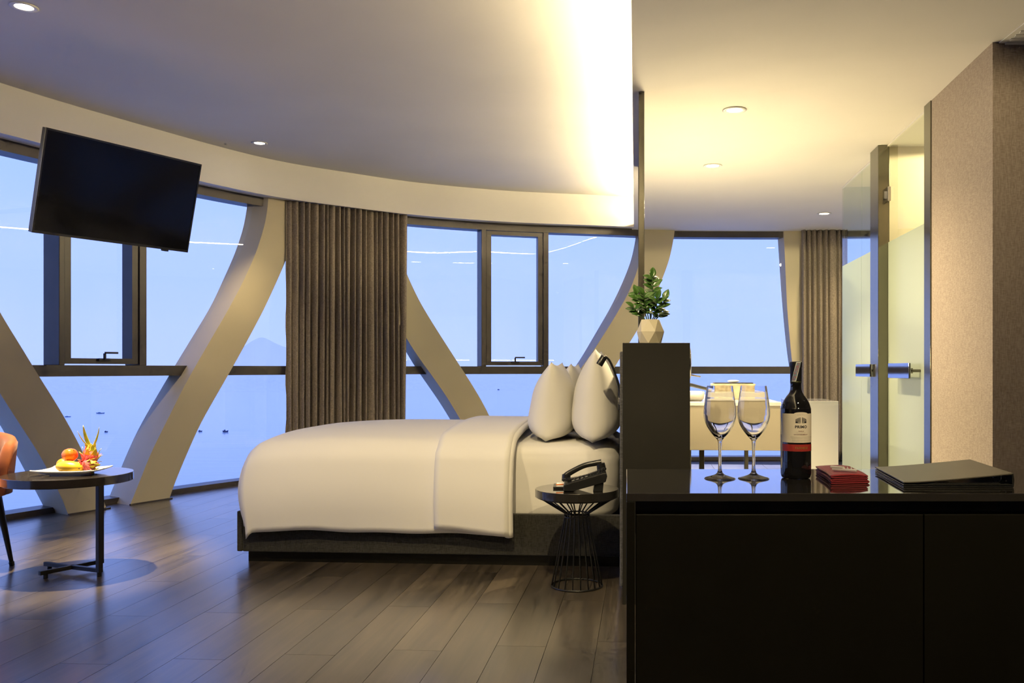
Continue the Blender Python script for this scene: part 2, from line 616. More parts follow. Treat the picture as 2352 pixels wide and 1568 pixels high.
# ------------------------------------------------------------------ the setting
def structure():
    # floor slab + planks
    outer = [cpt(s, 0.36) for s in np.linspace(0, SLEN, 60)]
    poly = [(-4.6, Y_BACK)] + outer + [(X_RIGHT, Y_BACK)]
    fl = MB().prism(poly, -0.12, -0.006).build('floor', M_SLAB)
    tag(fl, 'dark wood plank floor of the bedroom', kind='structure')
    P = fl
    v_axis, u_axis = AR, AX
    pts = CV + NRM * 0.20
    cu = pts @ np.array([AX.x, AX.y]); cvv = pts @ np.array([AR.x, AR.y])
    order = np.argsort(cvv)

    def umax(v):
        return float(np.interp(v, cvv[order], cu[order]))
    bedp = [BED(0.12, 0.12), BED(2.1, 0.12), BED(2.1, 1.75), BED(0.12, 1.75)]
    bv = [p.dot(AR) for p in bedp]; bu = [p.dot(AX) for p in bedp]
    W, Ln, gap = 0.205, 1.35, 0.0009
    v = -4.9
    row = 0
    k = 0
    part_v = 0.30
    while v < part_v:
        off = (row * 0.47) % 1.0 * Ln
        u = 2.0 - off
        lim0, lim1 = umax(v + gap), umax(v + W - gap)
        while u < max(lim0, lim1):
            u0, u1 = u + gap, u + Ln - gap
            u += Ln
            if u1 < 2.55: continue
            a0, a1 = min(u1, lim0), min(u1, lim1)
            if a0 < u0 + 0.02 and a1 < u0 + 0.02: continue
            a0, a1 = max(a0, u0 + 0.01), max(a1, u0 + 0.01)
            if min(bv) < v and v + W < max(bv) and min(bu) < u0 and max(a0, a1) < max(bu): continue
            # outside the picture on the left
            mid = AX * ((u0 + a0) / 2) + AR * (v + W / 2)
            far = AX * max(a0, a1) + AR * (v + W)
            if far.x / max(far.y, .1) < -0.70: continue
            q = [AX * u0 + AR * (v + gap), AX * u0 + AR * (v + W - gap), AX * a1 + AR * (v + W - gap), AX * a0 + AR * (v + gap)]
            MB().prism([(p.x, p.y) for p in q], -0.010, 0.0).build('plank', M_WOOD, P)
            k += 1
        v += W
        row += 1
    # the rest of the wood floor behind and beside the camera
    q = [(-4.5, Y_BACK), (X_RIGHT, Y_BACK), (X_RIGHT, 4.4), (0.45, 4.4), (0.40, 2.55), (-4.5, 2.55)]
    MB().prism(q, -0.010, -0.0005).build('plank_field', M_WOOD, P)['kind'] = 'stuff'
    # bathroom tiles
    tv0 = 0.215
    for i in range(8):
        for j in range(12):
            v0, u0 = tv0 + i * 0.6, 4.4 + j * 0.6
            c = AX * (u0 + 0.3) + AR * (v0 + 0.3)
            if u0 + 0.6 > umax(min(v0, 4.2)) + 0.02: continue
            if c.x > 4.6: continue
            a = [AX * (u0 + x) + AR * (v0 + y) for x, y in ((.002, .002), (.002, .598), (.598, .598), (.598, .002))]
            MB().prism([(p.x, p.y) for p in a], -0.010, 0.0).build('tile', M_TILE, P)
    # edge strip of tile up to the windows
    # walls
    tag(MB().prism([(-4.75, Y_BACK - .15), (X_RIGHT + .15, Y_BACK - .15), (X_RIGHT + .15, Y_BACK), (-4.75, Y_BACK)], 0, 3.3).build('wall_back', M_WALL), kind='structure')
    p0 = cpt(0, 0.30)
    tag(MB().prism([(p0[0] - .15, p0[1]), (p0[0] + .22, p0[1]), (-4.55, Y_BACK), (-4.75, Y_BACK)], 0, 3.3).build('wall_left', M_WALL), kind='structure')
    tag(MB().prism([(X_RIGHT, Y_BACK), (X_RIGHT + .15, Y_BACK), (X_RIGHT + .15, 10.6), (X_RIGHT, 10.4)], 0, 3.3).build('wall_right', M_WALL), kind='structure')
    # papered wall block on the right
    c0, c1 = pz(2280, 97, Z_LOW), pz(2140, 230, Z_LOW)
    blk = MB().prism([(c0.x, c0.y), (X_RIGHT, c0.y - 0.03), (X_RIGHT, c1.y), (c1.x, c1.y)], 0, Z_LOW).build('wall_side', M_PAPER)
    tag(blk, 'grey-brown textured wallpaper wall beside the bathroom glass', kind='structure')
    # high ceiling over the bed
    cp = [cpt(s, 0.01) for s in np.linspace(0, s_edge, 50)]
    e1, e0 = (edge_x(10.9) + 0.22, cp[-1][1] + 0.05), (edge_x(Y_BACK) + 0.22, Y_BACK)
    hi = MB().prism([(-4.6, Y_BACK)] + cp + [e1, e0], Z_HIGH, Z_HIGH + 0.06).build('ceiling', M_CEIL)
    tag(hi, 'white raised ceiling over the bed', kind='structure')
    # lower ceiling on the right
    cp2 = [cpt(s, 0.20) for s in np.linspace(s_edge, SLEN, 30)]
    so = MB().prism([(edge_x(Y_BACK), Y_BACK), (edge_x(cp2[0][1]), cp2[0][1])] + cp2 + [(X_RIGHT, Y_BACK)], Z_LOW, Z_LOW + 0.035).build('ceiling_soffit', M_CEIL)
    tag(so, 'white lower ceiling over the bar and bathroom', kind='structure')
    up = MB().prism([(edge_x(Y_BACK) + .20, Y_BACK), (edge_x(10.7) + .20, 10.75), (edge_x(10.7) + .24, 10.75), (edge_x(Y_BACK) + .24, Y_BACK)], Z_LOW + .035, Z_HIGH).build('cove_back', M_CEIL, so)
    # led strip lying on the lip
    a, b = Vector((edge_x(Y_BACK + .3) + .075, Y_BACK + .3, 0)), Vector((edge_x(10.3) + .075, 10.3, 0))
    led = MB().prism([(a.x, a.y), (a.x + .025, a.y), (b.x + .025, b.y), (b.x, b.y)], Z_LOW + 0.05, Z_LOW + 0.062)
    o = led.build('led_strip', M_LED, so)
    MB().prism([(a.x - .005, a.y), (a.x + .03, a.y), (b.x + .03, b.y), (b.x - .005, b.y)], Z_LOW + 0.035, Z_LOW + 0.049).build('led_channel', M_CHROME, so)
    # curved fascia
    fa = band(MB(), 0, s_edge + 0.05, 0.0, 0.025, Z_LOW, Z_HIGH, 0.06).build('trim_1', M_CEIL, smooth=True, angle=30)
    tag(fa, 'curved white fascia between ceiling and windows', kind='structure')
    band(MB(), s_edge + .05, s_edge + 0.40, 0.0, 0.025, Z_LOW + .037, Z_HIGH, 0.06).build('fascia_return', M_CEIL, fa, smooth=True, angle=30)
    band(MB(), 0, s_edge + 0.1, 0.025, 0.24, Z_LOW + 0.012, Z_LOW + 0.035, 0.06).build('pocket_soffit', M_CEIL, fa, smooth=True, angle=30)
    # outer spandrel above the windows
    sp = band(MB(), 0, SLEN, 0.24, 0.40, Z_LOW, 3.3, 0.1).build('wall_spandrel', M_FRAME)
    tag(sp, kind='structure')
    return fl


# bed frame of reference
_p0, _p1 = pz(569, 1288), pz(1420, 1301)
E1 = (_p1 - _p0).normalized()
E2 = Vector((-E1.y, E1.x, 0))
BO = _p0 - E1 * 0.045 - E2 * 0.045


def BED(x, y, z=0.0):
    return BO + E1 * x + E2 * y + Vector((0, 0, z))


structure()


# ------------------------------------------------------------------ diagonal columns
def column(name, label, fl, fr, gl, COLOFF=COLOFF):
    def prep(pts, offz, zlo=0.0, zhi=3.05):
        P = [hit(x, y, offz)[0] for x, y in pts]
        P.sort(key=lambda p: p.z)
        z = np.array([p.z for p in P]); xs = np.array([p.x for p in P]); ys = np.array([p.y for p in P])
        zz = np.linspace(zlo, zhi, 60)
        # linear continuation below the lowest measured point, vertical above the highest
        def ex(a):
            r = np.interp(zz, z, a)
            k = (a[1] - a[0]) / max(z[1] - z[0], 1e-3)
            m = zz < z[0]
            r[m] = a[0] + k * (zz[m] - z[0])
            for _ in range(6):
                r[1:-1] = 0.25 * r[:-2] + 0.5 * r[1:-1] + 0.25 * r[2:]
            return r
        return zz, ex(xs), ex(ys)
    zz, ax, ay = prep(fl, COLOFF)
    _, bx, by = prep(fr, COLOFF)
    _, gx, gy = prep(gl, lambda z: O_GL + 0.05)
    v, f = [], []
    n = len(zz)
    for i in range(n):
        A, B, G = Vector((ax[i], ay[i], zz[i])), Vector((bx[i], by[i], zz[i])), Vector((gx[i], gy[i], zz[i]))
        t = (B - A).normalized()
        nr = Vector((-t.y, t.x, 0))
        K = B + nr * (O_GL + 0.05 - COLOFF(zz[i]))
        v += [A, B, K, G]
    for i in range(n - 1):
        for k in range(4):
            f.append((4 * i + k, 4 * i + (k + 1) % 4, 4 * i + 4 + (k + 1) % 4, 4 * i + 4 + k))
    f += [(3, 2, 1, 0), tuple(4 * (n - 1) + k for k in range(4))]
    o = MB().add(v, f).build(name, M_COLUMN, smooth=True, angle=28)
    tag(o, label, kind='structure')
    # thin dark foot strip
    A, B = v[0], v[1]
    t = (B - A).normalized(); nr = Vector((-t.y, t.x, 0))
    MB().box((A + B) / 2 - nr * 0.004 + t * 0.012 + Vector((0, 0, 0.006)), ((B - A).length + 0.03, 0.014, 0.012), t, nr).build('foot_strip', M_FRAME, o)
    return o


column('diagonal_column', 'leftmost slanting grey column behind the coffee table',
       [(-235, 320), (-225, 400), (-200, 500), (-140, 650), (-60, 800), (0, 904), (41.5, 968), (86, 1035), (107, 1073), (137, 1130.5), (158, 1185)],
       [(-140, 320), (-130, 400), (-110, 500), (-60, 600), (0, 719), (54, 805), (86, 859), (127.5, 923), (162.6, 984), (188, 1031.6), (236, 1143), (245.5, 1169)],
       [(-280, 320), (-270, 400), (-240, 500), (-180, 660), (-80, 850), (0, 974), (16, 1003), (81, 1126), (99, 1161)])
column('diagonal_column', 'slanting grey column left of the curtain',
       [(617.5, 451), (611.5, 505), (589, 580), (557.6, 649), (524, 712), (488, 773), (427, 878.6), (379.5, 974), (344, 1044), (325, 1095), (298, 1161)],
       [(690, 440), (687, 480), (678, 540), (658, 595), (638.5, 640), (606, 711), (567.6, 783), (536, 840), (459, 974), (424, 1054), (395, 1124), (388, 1148)],
       [(571, 452), (560.5, 520), (539.6, 583), (486, 701.6), (403, 837), (354, 920), (311, 996.5), (280.6, 1067), (252, 1138)])
column('diagonal_column', 'slanting grey column between curtain and bed pillows',
       [(805, 470), (820, 540), (850, 600), (890, 690), (934, 779), (963, 822.5), (1000, 873), (1029, 915), (1054, 957), (1080, 1005), (1098, 1050), (1103, 1075)],
       [(890, 470), (905, 540), (931, 622.6), (963, 692), (1003, 757), (1052, 833), (1083, 881), (1109, 924), (1127, 961), (1150, 1010), (1165, 1060), (1170, 1075)],
       [(800, 470), (812, 540), (840, 620), (885, 720), (936, 815), (963, 857), (1003, 913), (1032, 959), (1060, 1010), (1078, 1055), (1083, 1080)])
column('diagonal_column', 'slanting grey column behind the potted plant',
       [(1478, 527), (1474, 575), (1463, 626), (1442, 677), (1400, 748), (1350, 825), (1318, 868), (1280, 930), (1250, 990), (1235, 1040), (1230, 1075)],
       [(1551, 527), (1539, 592.6), (1522, 639), (1500, 692), (1463, 761), (1446, 786), (1417, 835), (1370, 910), (1340, 965), (1318, 1020), (1310, 1072)],
       [(1462, 538), (1450.5, 597), (1434, 639), (1417, 677), (1400, 710.5), (1327, 835), (1300, 870), (1260, 935), (1235, 990), (1218, 1040), (1212, 1075)])
column('diagonal_column', 'slanting grey column beside the bathroom curtain',
       [(1800, 527), (1808, 710), (1819, 833), (1840, 930), (1862, 1000), (1872, 1055)],
       [(1868, 527), (1876, 710), (1887, 833), (1908, 930), (1930, 1000), (1940, 1055)],
       [(1785, 527), (1794, 668), (1802, 761), (1810.5, 833), (1830, 930), (1850, 1000), (1860, 1050)], lambda z: 0.165)


# ------------------------------------------------------------------ windows
TR0, TR1 = 1.070, 1.160          # transom
def bar_px(parent, name, x0, x1, z0, z1, o0=O_FR, o1=O_OUT):
    s0, s1 = s_at(x0, o0), s_at(x1, o0)
    return band(MB(), s0, s1, o0, o1, z0, z1, 1.0).build(name, M_FRAME, parent, bevel=0.004)


def pane(parent, s0, s1, z0, z1):
    n = max(2, int((s1 - s0) / 0.08))
    P = [cpt(s0 + (s1 - s0) * i / n, O_GL) for i in range(n + 1)]
    v = [(p[0], p[1], z) for p in P for z in (z0, z1)]
    f = [(2 * i, 2 * i + 1, 2 * i + 3, 2 * i + 2) for i in range(n)]
    o = MB().add(v, f).build('pane', M_GLASS, parent, smooth=True)
    # turn the sheet's normals to the room
    me = o.data
    nr = me.polygons[0].normal
    q = cpt((s0 + s1) / 2, 0.0); g = cpt((s0 + s1) / 2, O_GL)
    if nr.x * (q[0] - g[0]) + nr.y * (q[1] - g[1]) < 0: me.flip_normals()
    return o


def window(num, s0, s1, splits, sash=None, label=None):
    p = cpt((s0 + s1) / 2, O_FR)
    w = thing('window_%d' % num, (p[0], p[1], 0), label, kind='structure')
    band(MB(), s0, s1, O_FR, O_OUT, 0.0, 0.045).build('sill', M_FRAME, w)
    band(MB(), s0, s1, O_FR + .02, O_OUT, Z_LOW - 0.075, Z_LOW + 0.012).build('head_rail', M_FRAME, w)
    band(MB(), s0, s1, O_FR, O_OUT, TR0, TR1).build('transom', M_FRAME, w)
    pane(w, s0, s1, 0.045, TR0)
    xs = [s0] + [s_at(x, O_FR) for pr in splits for x in pr] + [s1]
    for i in range(0, len(xs), 2):
        pane(w, xs[i], xs[i + 1], TR1, Z_LOW - 0.075)
    for a, b in splits:
        bar_px(w, 'mullion', a, b, TR1, Z_LOW - 0.075)
    if sash:
        a, b, st = sash
        z0, z1 = TR1 + 0.012, Z_LOW - 0.085
        sa, sb = s_at(a, O_FR), s_at(b, O_FR)
        sash_o = MB()
        band(sash_o, sa, sa + st, O_FR + .012, O_GL + .03, z0, z1, 1.0)
        band(sash_o, sb - st, sb, O_FR + .012, O_GL + .03, z0, z1, 1.0)
        band(sash_o, sa, sb, O_FR + .012, O_GL + .03, z0, z0 + 0.045, 1.0)
        band(sash_o, sa, sb, O_FR + .012, O_GL + .03, z1 - 0.045, z1, 1.0)
        so = sash_o.build('sash', M_FRAME, w)
        # lever handle
        sm = (sa + sb) / 2
        q = Vector(cpt(sm, O_FR)).to_3d(); t = (Vector(cpt(sm + .05, O_FR)) - Vector(cpt(sm - .05, O_FR))).to_3d().normalized()
        nr = Vector((-t.y, t.x, 0)); q.z = z0 + 0.03
        hb = MB().box(q - nr * 0.002 + Vector((0, 0, 0.005)), (0.10, 0.022, 0.022), t, nr)
        hb.box(q - nr * 0.014 + Vector((0, 0, 0.03)), (0.018, 0.018, 0.055), t, nr)
        hb.box(q - nr * 0.022 + t * 0.055 + Vector((0, 0, 0.062)), (0.12, 0.014, 0.016), t, nr)
        hb.build('handle', M_BLACK, so, bevel=0.003)
    return w


sb = [0.0, s_at(-170, O_GL), s_at(455, O_GL), s_at(1000, O_GL), s_at(1375, O_GL), s_at(1822, O_GL), SLEN]
window(1, sb[0], sb[1], [(-260, -225)], None, 'window left of the leftmost column')
window(2, sb[1], sb[2], [(136, 149), (321, 337)], (150, 319, 0.055), 'window with opening sash under the television')
window(3, sb[2], sb[3], [], None, 'window pane behind the curtain')
window(4, sb[3], sb[4], [(1106, 1117), (1248, 1260)], (1118, 1247, 0.055), 'window with opening sash above the bed')
window(5, sb[4], sb[5], [], None, 'bathroom window above the vanity')
window(6, sb[5], sb[6], [(2150, 2165)], None, 'window behind the bathroom curtain')


# ------------------------------------------------------------------ curtains
def curtain(name, label, x0, x1, pitch, seed, off=0.085, zbot=0.03, flat=0.0):
    rnd = random.Random(seed)
    s0, s1 = s_at(x0, off), s_at(x1, off)
    n = int((s1 - s0) / pitch)
    ph = [rnd.uniform(-.35, .35) for _ in range(n + 2)]
    am = [rnd.uniform(0.65, 1.1) for _ in range(n + 2)]
    dr = [rnd.uniform(-1, 1) for _ in range(n + 2)]

    def fn(u, v):
        # v 0 bottom, 1 top
        w = u * n
        i = int(min(w, n - 1e-6)); fr = w - i
        a = am[i] * (1 - fr) + am[i + 1] * fr
        p = ph[i] * (1 - fr) + ph[i + 1] * fr + (1 - v) * 0.35 * (dr[i] * (1 - fr) + dr[i + 1] * fr)
        k = min(1.0, u / flat) if flat else 1.0
        amp = 0.046 * a * (0.80 + 0.2 * (1 - v)) * (0.25 + 0.75 * k)
        th = 2 * math.pi * (w + p)
        o = 0.050 - amp * 2.35 * abs(math.sin(th / 2))
        ds = 0.30 * pitch * math.sin(th + 1.5 + 1.57) * 0.7 * k
        s = s0 + (s1 - s0) * u
        if u == 0: s = s0 + 0.012 * math.sin(v * 31) * (1 - v)
        q = cpt(s, off + max(-0.068, min(o, 0.052)))
        return (q[0], q[1], zbot + (Z_LOW + 0.008 - zbot) * v)
    o = MB().grid(fn, n * 14, 24).build(name, M_CURT, smooth=True, solid=0.004)
    return tag(o, label, 'curtain', 'taupe curtains')


curtain('curtain', 'wide taupe curtain gathered between two columns behind the bed', 661, 934, 0.060, 3, flat=0.10)
curtain('curtain', 'narrow taupe curtain beside the bathroom glass', 1842, 1946, 0.066, 5)


# ------------------------------------------------------------------ outside: sea, hills, boats
def sea():
    m = bpy.data.materials.new('sea_water')
    m.use_nodes = True
    nt = m.node_tree
    N, L = nt.nodes.new, nt.links.new
    p = nt.nodes['Principled BSDF']
    p.inputs['Base Color'].default_value = (0.62, 0.68, 0.62, 1)
    p.inputs['Roughness'].default_value = 0.14
    p.inputs['IOR'].default_value = 1.33
    tc = N('ShaderNodeTexCoord')
    mp = N('ShaderNodeMapping'); mp.inputs['Scale'].default_value = (0.02, 0.10, 1)
    L(tc.outputs['Object'], mp.inputs[0])
    nz = N('ShaderNodeTexNoise'); nz.inputs['Scale'].default_value = 1.0; nz.inputs['Detail'].default_value = 6
    L(mp.outputs[0], nz.inputs['Vector'])
    b = N('ShaderNodeBump'); b.inputs['Strength'].default_value = 0.3; b.inputs['Distance'].default_value = 0.45
    L(nz.outputs[0], b.inputs['Height']); L(b.outputs[0], p.inputs['Normal'])
    R = 60000
    o = MB().add([(-R, -2000, -40), (R, -2000, -40), (R, R, -40), (-R, R, -40)], [(0, 1, 2, 3)]).build('sea', m)
    tag(o, 'calm blue sea below the windows', kind='structure')
    # hazy hills on the horizon
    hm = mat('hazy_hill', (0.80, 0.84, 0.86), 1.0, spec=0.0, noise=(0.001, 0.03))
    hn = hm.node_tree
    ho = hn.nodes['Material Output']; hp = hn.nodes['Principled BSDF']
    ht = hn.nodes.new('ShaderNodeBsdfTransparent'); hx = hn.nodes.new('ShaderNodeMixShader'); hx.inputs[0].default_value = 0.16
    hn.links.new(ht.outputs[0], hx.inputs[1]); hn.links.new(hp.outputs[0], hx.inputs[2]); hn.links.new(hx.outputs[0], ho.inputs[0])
    D = 16000.0
    prof = cat([(380, 0), (430, 16), (500, 30), (545, 46), (585, 72), (607, 76), (635, 62), (665, 52), (720, 48), (790, 55), (860, 38), (950, 20), (1040, 0)], 6)
    v, f = [], []
    for x, h in prof:
        X = (x - CX) / F * D; z = max(h - 1, 0) / F * D * 0.95
        v += [(X, D, -60), (X, D, z), (X * 1.12, D * 1.12, -60)]
    n = len(prof)
    for i in range(n - 1):
        a, b2 = 3 * i, 3 * i + 3
        f += [(a, b2, b2 + 1, a + 1), (a + 1, b2 + 1, b2 + 2, a + 2)]
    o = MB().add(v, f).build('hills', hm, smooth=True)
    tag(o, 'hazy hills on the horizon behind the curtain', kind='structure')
    # fishing boats
    bm_ = mat('boat_paint', (0.03, 0.06, 0.16), 0.6)
    bp = mat('boat_pale', (0.20, 0.30, 0.50), 0.6)
    spec = [(518, 992, 13, bm_, 'small dark fishing boat beside the curtain'), (460, 991, 9, bm_, 'smaller dark boat between column and curtain'),
            (244, 992, 8, bm_, 'tiny dark boat above the fruit plate'), (156, 957, 14, bp, 'pale long boat nearest the leftmost column'),
            (231, 949, 19, bp, 'longest pale boat below the opening window'), (1145, 895, 5, bm_, 'distant boat beyond the bed')]
    for x, y, w, m_, lab in spec:
        d = F * (H + 40) / (y - CY)
        X = (x - CX) / F * d
        ln = w / F * d
        pale = m_ is bp
        hh = ln * (0.10 if pale else 0.30)
        hull = []
        t = thing('fishing_boat', (X, d, -40), lab, 'boat', 'boats on the sea')
        sect = [(-.5, .12, .95), (-.3, .17, .8), (0, .19, .75), (.3, .15, .85), (.5, .01, 1.15)]
        v, f = [], []
        for a, wd, hz in sect:
            v += [(X + a * ln, d - wd * ln, -40 + hh * hz), (X + a * ln * .9, d - wd * ln * .5, -40.05), (X + a * ln * .9, d + wd * ln * .5, -40.05), (X + a * ln, d + wd * ln, -40 + hh * hz)]
        for i in range(4):
            for k in range(4):
                f.append((4 * i + k, 4 * i + (k + 1) % 4, 4 * i + 4 + (k + 1) % 4, 4 * i + 4 + k))
        f += [(3, 2, 1, 0), (16, 17, 18, 19)]
        MB().add(v, f).build('hull', m_, t)
        MB().box((X - ln * .15, d, -40 + hh * 1.0), (ln * .22, ln * .2, hh * .8)).build('cabin', m_, t, bevel=ln * .01)


sea()


# ------------------------------------------------------------------ downlights
M_TRIM = mat('white_trim', (0.85, 0.84, 0.8), 0.4)


def downlight(p, label, power, size=70, r=0.045, blend=0.5, target=None):
    t = thing('downlight', p, label, 'ceiling light', 'recessed downlights')
    z = p[2]
    MB().lathe([(r * .82, -0.001), (r * 1.25, -0.001), (r * 1.28, -0.005), (r * 1.0, -0.008), (r * .82, -0.004)], (p[0], p[1], z), 28, False, False).build('trim_ring', M_TRIM, t, smooth=True)
    MB().lathe([(0.001, -0.0025), (r * .84, -0.0025)], (p[0], p[1], z), 28, True, False).build('lamp_lens', M_LAMP, t)
    ld = bpy.data.lights.new('downlight_beam', 'SPOT')
    ld.energy = power * SPOT
    ld.color = WARM
    ld.spot_size = math.radians(size)
    ld.spot_blend = blend
    ld.shadow_soft_size = r * .6
    lo = bpy.data.objects.new('downlight_beam', ld)
    COL.objects.link(lo)
    lo.parent = t
    lo.location = (0, 0, -0.02)
    if target:
        dv = Vector(target) - Vector(p)
        lo.rotation_euler = dv.to_track_quat('-Z', 'Y').to_euler()
    return t


_d = pz(55, 15, Z_HIGH)
downlight(_d, 'bright downlight at the upper left corner above the television', 340, 42, 0.058, blend=.55)
downlight(pz(596, 328, Z_HIGH), 'downlight beside the curved fascia right of the television', 35, 80, 0.055, blend=1.0)
downlight(pz(1687, 252, Z_LOW), 'nearest downlight on the lower ceiling', 90, 140, 0.062, blend=1.0)
downlight(pz(1637, 380, Z_LOW), 'middle downlight on the lower ceiling above the vanity', 80, 100, 0.062)
downlight(pz(1893, 490, Z_LOW), 'farthest downlight near the bathroom glass', 14, 100, 0.062, blend=1.0)
for x, y, z, pw, sz, tg, lab in [  # fill lamps out of view, added to light bed, wall and bar
        (-1.9, 3.0, Z_HIGH, 30, 80, (-1.2, 5.1, .5), 'added unseen fill light above the open floor in front of the bed'),
        (-0.5, 2.3, Z_HIGH, 75, 62, (-0.3, 5.2, .65), 'added unseen fill light over the near floor aimed at the pillows'),
        (-3.6, 2.4, Z_HIGH, 15, 80, None, 'added unseen fill light above the near left floor'),
        (1.5, 3.3, Z_LOW, 12, 80, (2.3, 5.1, 1.2), 'added unseen fill light behind the bar cabinet aimed at the papered wall'),
        (0.9, 0.5, Z_LOW, 55, 50, (0.65, 2.35, .9), 'added unseen fill light above the camera aimed at the wine bottle'),
        (2.9, 2.2, Z_LOW, 8, 80, None, 'added unseen fill light above the right end of the bar cabinet')]:
    downlight((x, y, z), lab, pw, sz, target=tg)


# ------------------------------------------------------------------ bed
def bed():
    L, W = 2.24, 1.92
    t = thing('bed_frame', BED(L / 2, W / 2), 'low dark grey upholstered platform bed frame', 'bed')
    c = lambda x, y, z: BED(x, y, z)
    MB().box(c(L / 2 + .02, W / 2, 0.034), (L - 0.06, W - .09, 0.068), E1, E2).build('plinth', M_CAB, t)
    MB().box(c(0.016, W / 2, 0.183), (0.032, W, 0.235), E1, E2).build('foot_rail', M_BEDCL, t, bevel=0.006)
    MB().box(c(L / 2 + .018, 0.02, 0.183), (L - 0.034, 0.04, 0.235), E1, E2).build('side_rail', M_BEDCL, t, bevel=0.006)
    MB().box(c(L / 2 + .018, W - 0.02, 0.183), (L - 0.034, 0.04, 0.235), E1, E2).build('side_rail', M_BEDCL, t, bevel=0.006)
    MB().box(c(L / 2 + .02, W / 2, 0.16), (L - 0.05, W - .09, 0.18), E1, E2).build('platform', M_CAB, t)
    mt = thing('mattress', c(L / 2, W / 2, 0.25), 'thick mattress in a white fitted sheet on the bed frame', 'mattress')

    def rb(u, v):     # rounded box shell
        a = 2 * math.pi * u
        ex, ey = 1.10, 0.90
        k = 9.0
        ca, sa = math.cos(a), math.sin(a)
        rr = (abs(ca) ** k + abs(sa) ** k) ** (-1 / k)
        zc = [(0.95, 0.25), (0.99, 0.28), (1.0, 0.36), (1.003, 0.50), (0.995, 0.60), (0.975, 0.65), (0.94, 0.675), (0.85, 0.69), (0.5, 0.70), (0.0, 0.705)]
        w = v * (len(zc) - 1); i = min(int(w), len(zc) - 2); fr = w - i
        q = zc[i][0] * (1 - fr) + zc[i + 1][0] * fr; z = zc[i][1] * (1 - fr) + zc[i + 1][1] * fr
        wr = 0.004 * math.sin(17 * u * 6.28) * (1 if 0.2 < v < 0.5 else 0.2)
        return c(L / 2 + .025 + ex * rr * ca * q * .985, W / 2 + ey * rr * sa * q + wr, z)
    MB().grid(rb, 120, 27, wrap_u=True).build('fitted_sheet', M_LINEN, mt, smooth=True)

    # duvet
    def top(x, y):
        yy = (y - W / 2) / (W / 2)
        xx = max(0.0, 1 - x / 0.9)
        z = 0.752 - 0.055 * abs(yy) ** 2.6 - 0.035 * xx ** 2.5
        return z + 0.004 * math.sin(3.1 * x + 2 * y) * math.cos(2.3 * y)
    Xe = 1.60
    nf, nt_, ns, nw = 10, 54, 14, 46
    LIFT = [0.0]

    def sheet(lift, x_start, x_end, with_foot, nt_, hem0, hem1, tilt=0.0):
        U = ([('f', 1 - i / nf) for i in range(nf)] if with_foot else []) + [('t', i / nt_) for i in range(nt_ + 1)]
        V = [('n', 1 - j / ns) for j in range(ns)] + [('t', j / nw) for j in range(nw + 1)] + [('r', (j + 1) / ns) for j in range(ns)]
        def yout(drop, x, hem):
            v = min(1.0, drop / (0.66 - hem))
            return 0.012 + 0.035 * math.sin(min(1, v * 1.35) * math.pi * 0.5) + 0.018 * math.sin(math.pi * v) + 0.004 * math.sin(x * 7) * v

        def xout(drop):
            u = min(1.0, drop / 0.36)
            return 0.018 * math.sin(math.pi * min(1, u * 1.1)) - 0.022 * max(0, u - .35) / .65
        pts = []
        for kv, v in V:
            for ku, u in U:
                y = W * v if kv == 't' else (0.0 if kv == 'n' else W)
                x = x_start + (x_end - x_start) * u if ku == 't' else x_start
                hem = hem0 + (hem1 - hem0) * (x - x_start) / (x_end - x_start)
                hem += 0.006 * math.sin(x * 6.0) + 0.003 * math.sin(x * 15 + 1)
                dn = v * (0.66 - hem) if kv in 'nr' else 0.0
                df = u * 0.36 if ku == 'f' else 0.0
                drop = max(dn, df)
                yo = yout(drop, x, hem) if kv in 'nr' else 0.0
                if kv == 't' and ku == 'f':
                    ed = min(y, W - y)
                    yo = -yout(drop, x, hem) * max(0, 1 - ed / .12) ** 2 * (1 if y < W / 2 else -1)
                xo = 0.0
                if with_foot:
                    if ku == 'f': xo = xout(drop)
                    elif kv in 'nr': xo = xout(drop) * max(0, 1 - (x - x_start) / .12) ** 2
                z = top(x, y)
                ed = min(y, W - y)
                if kv == 't' and ed < 0.13: z -= 0.050 * (1 - ed / 0.13) ** 2.2
                elif kv != 't': z -= 0.050
                xs = x - x_start
                if with_foot:
                    if ku == 't' and xs < 0.07: z -= 0.035 * (1 - xs / 0.07) ** 2.0
                    elif ku == 'f': z -= 0.035
                zz = z - drop
                yy = y + (-yo - lift if kv == 'n' else (yo + lift if kv == 'r' else yo))
                pts.append(c(x - xo, yy, zz + (lift if kv == 't' else lift * (1 - v))))
        w = len(U)
        f = []
        nfoot = nf if with_foot else 0
        for j in range(len(V) - 1):
            for i in range(w - 1):
                if i < nfoot and (j < ns or j >= ns + nw): continue
                f.append((j * w + i, j * w + i + 1, (j + 1) * w + i + 1, (j + 1) * w + i))
        return MB().add(pts, f)
    dv = sheet(0.0, 0.058, Xe, True, nt_, 0.222, 0.205).build('duvet', M_LINEN, None, smooth=True, solid=0.022, base=c(L / 2, W / 2, .7))
    tag(dv, 'smooth white duvet draped over the bed with its top turned down', 'duvet')
    # turned-down fold: rounded strip on top
    fo = sheet(0.030, 1.19, Xe + 0.015, False, 12, 0.240, 0.205)
    fo.build('turned_fold', M_LINEN, dv, smooth=True, solid=0.026)
    # thick rolled edge
    edge = []
    for j in range(61):
        y = -0.03 + (W + 0.06) * j / 60
        yc = min(max(y, 0), W)
        ed = min(yc, W - yc)
        z = top(Xe, yc) - (0.055 * (1 - ed / 0.16) ** 2.2 if ed < .16 else 0) + 0.014
        edge.append(c(Xe + 0.012, yc, z))
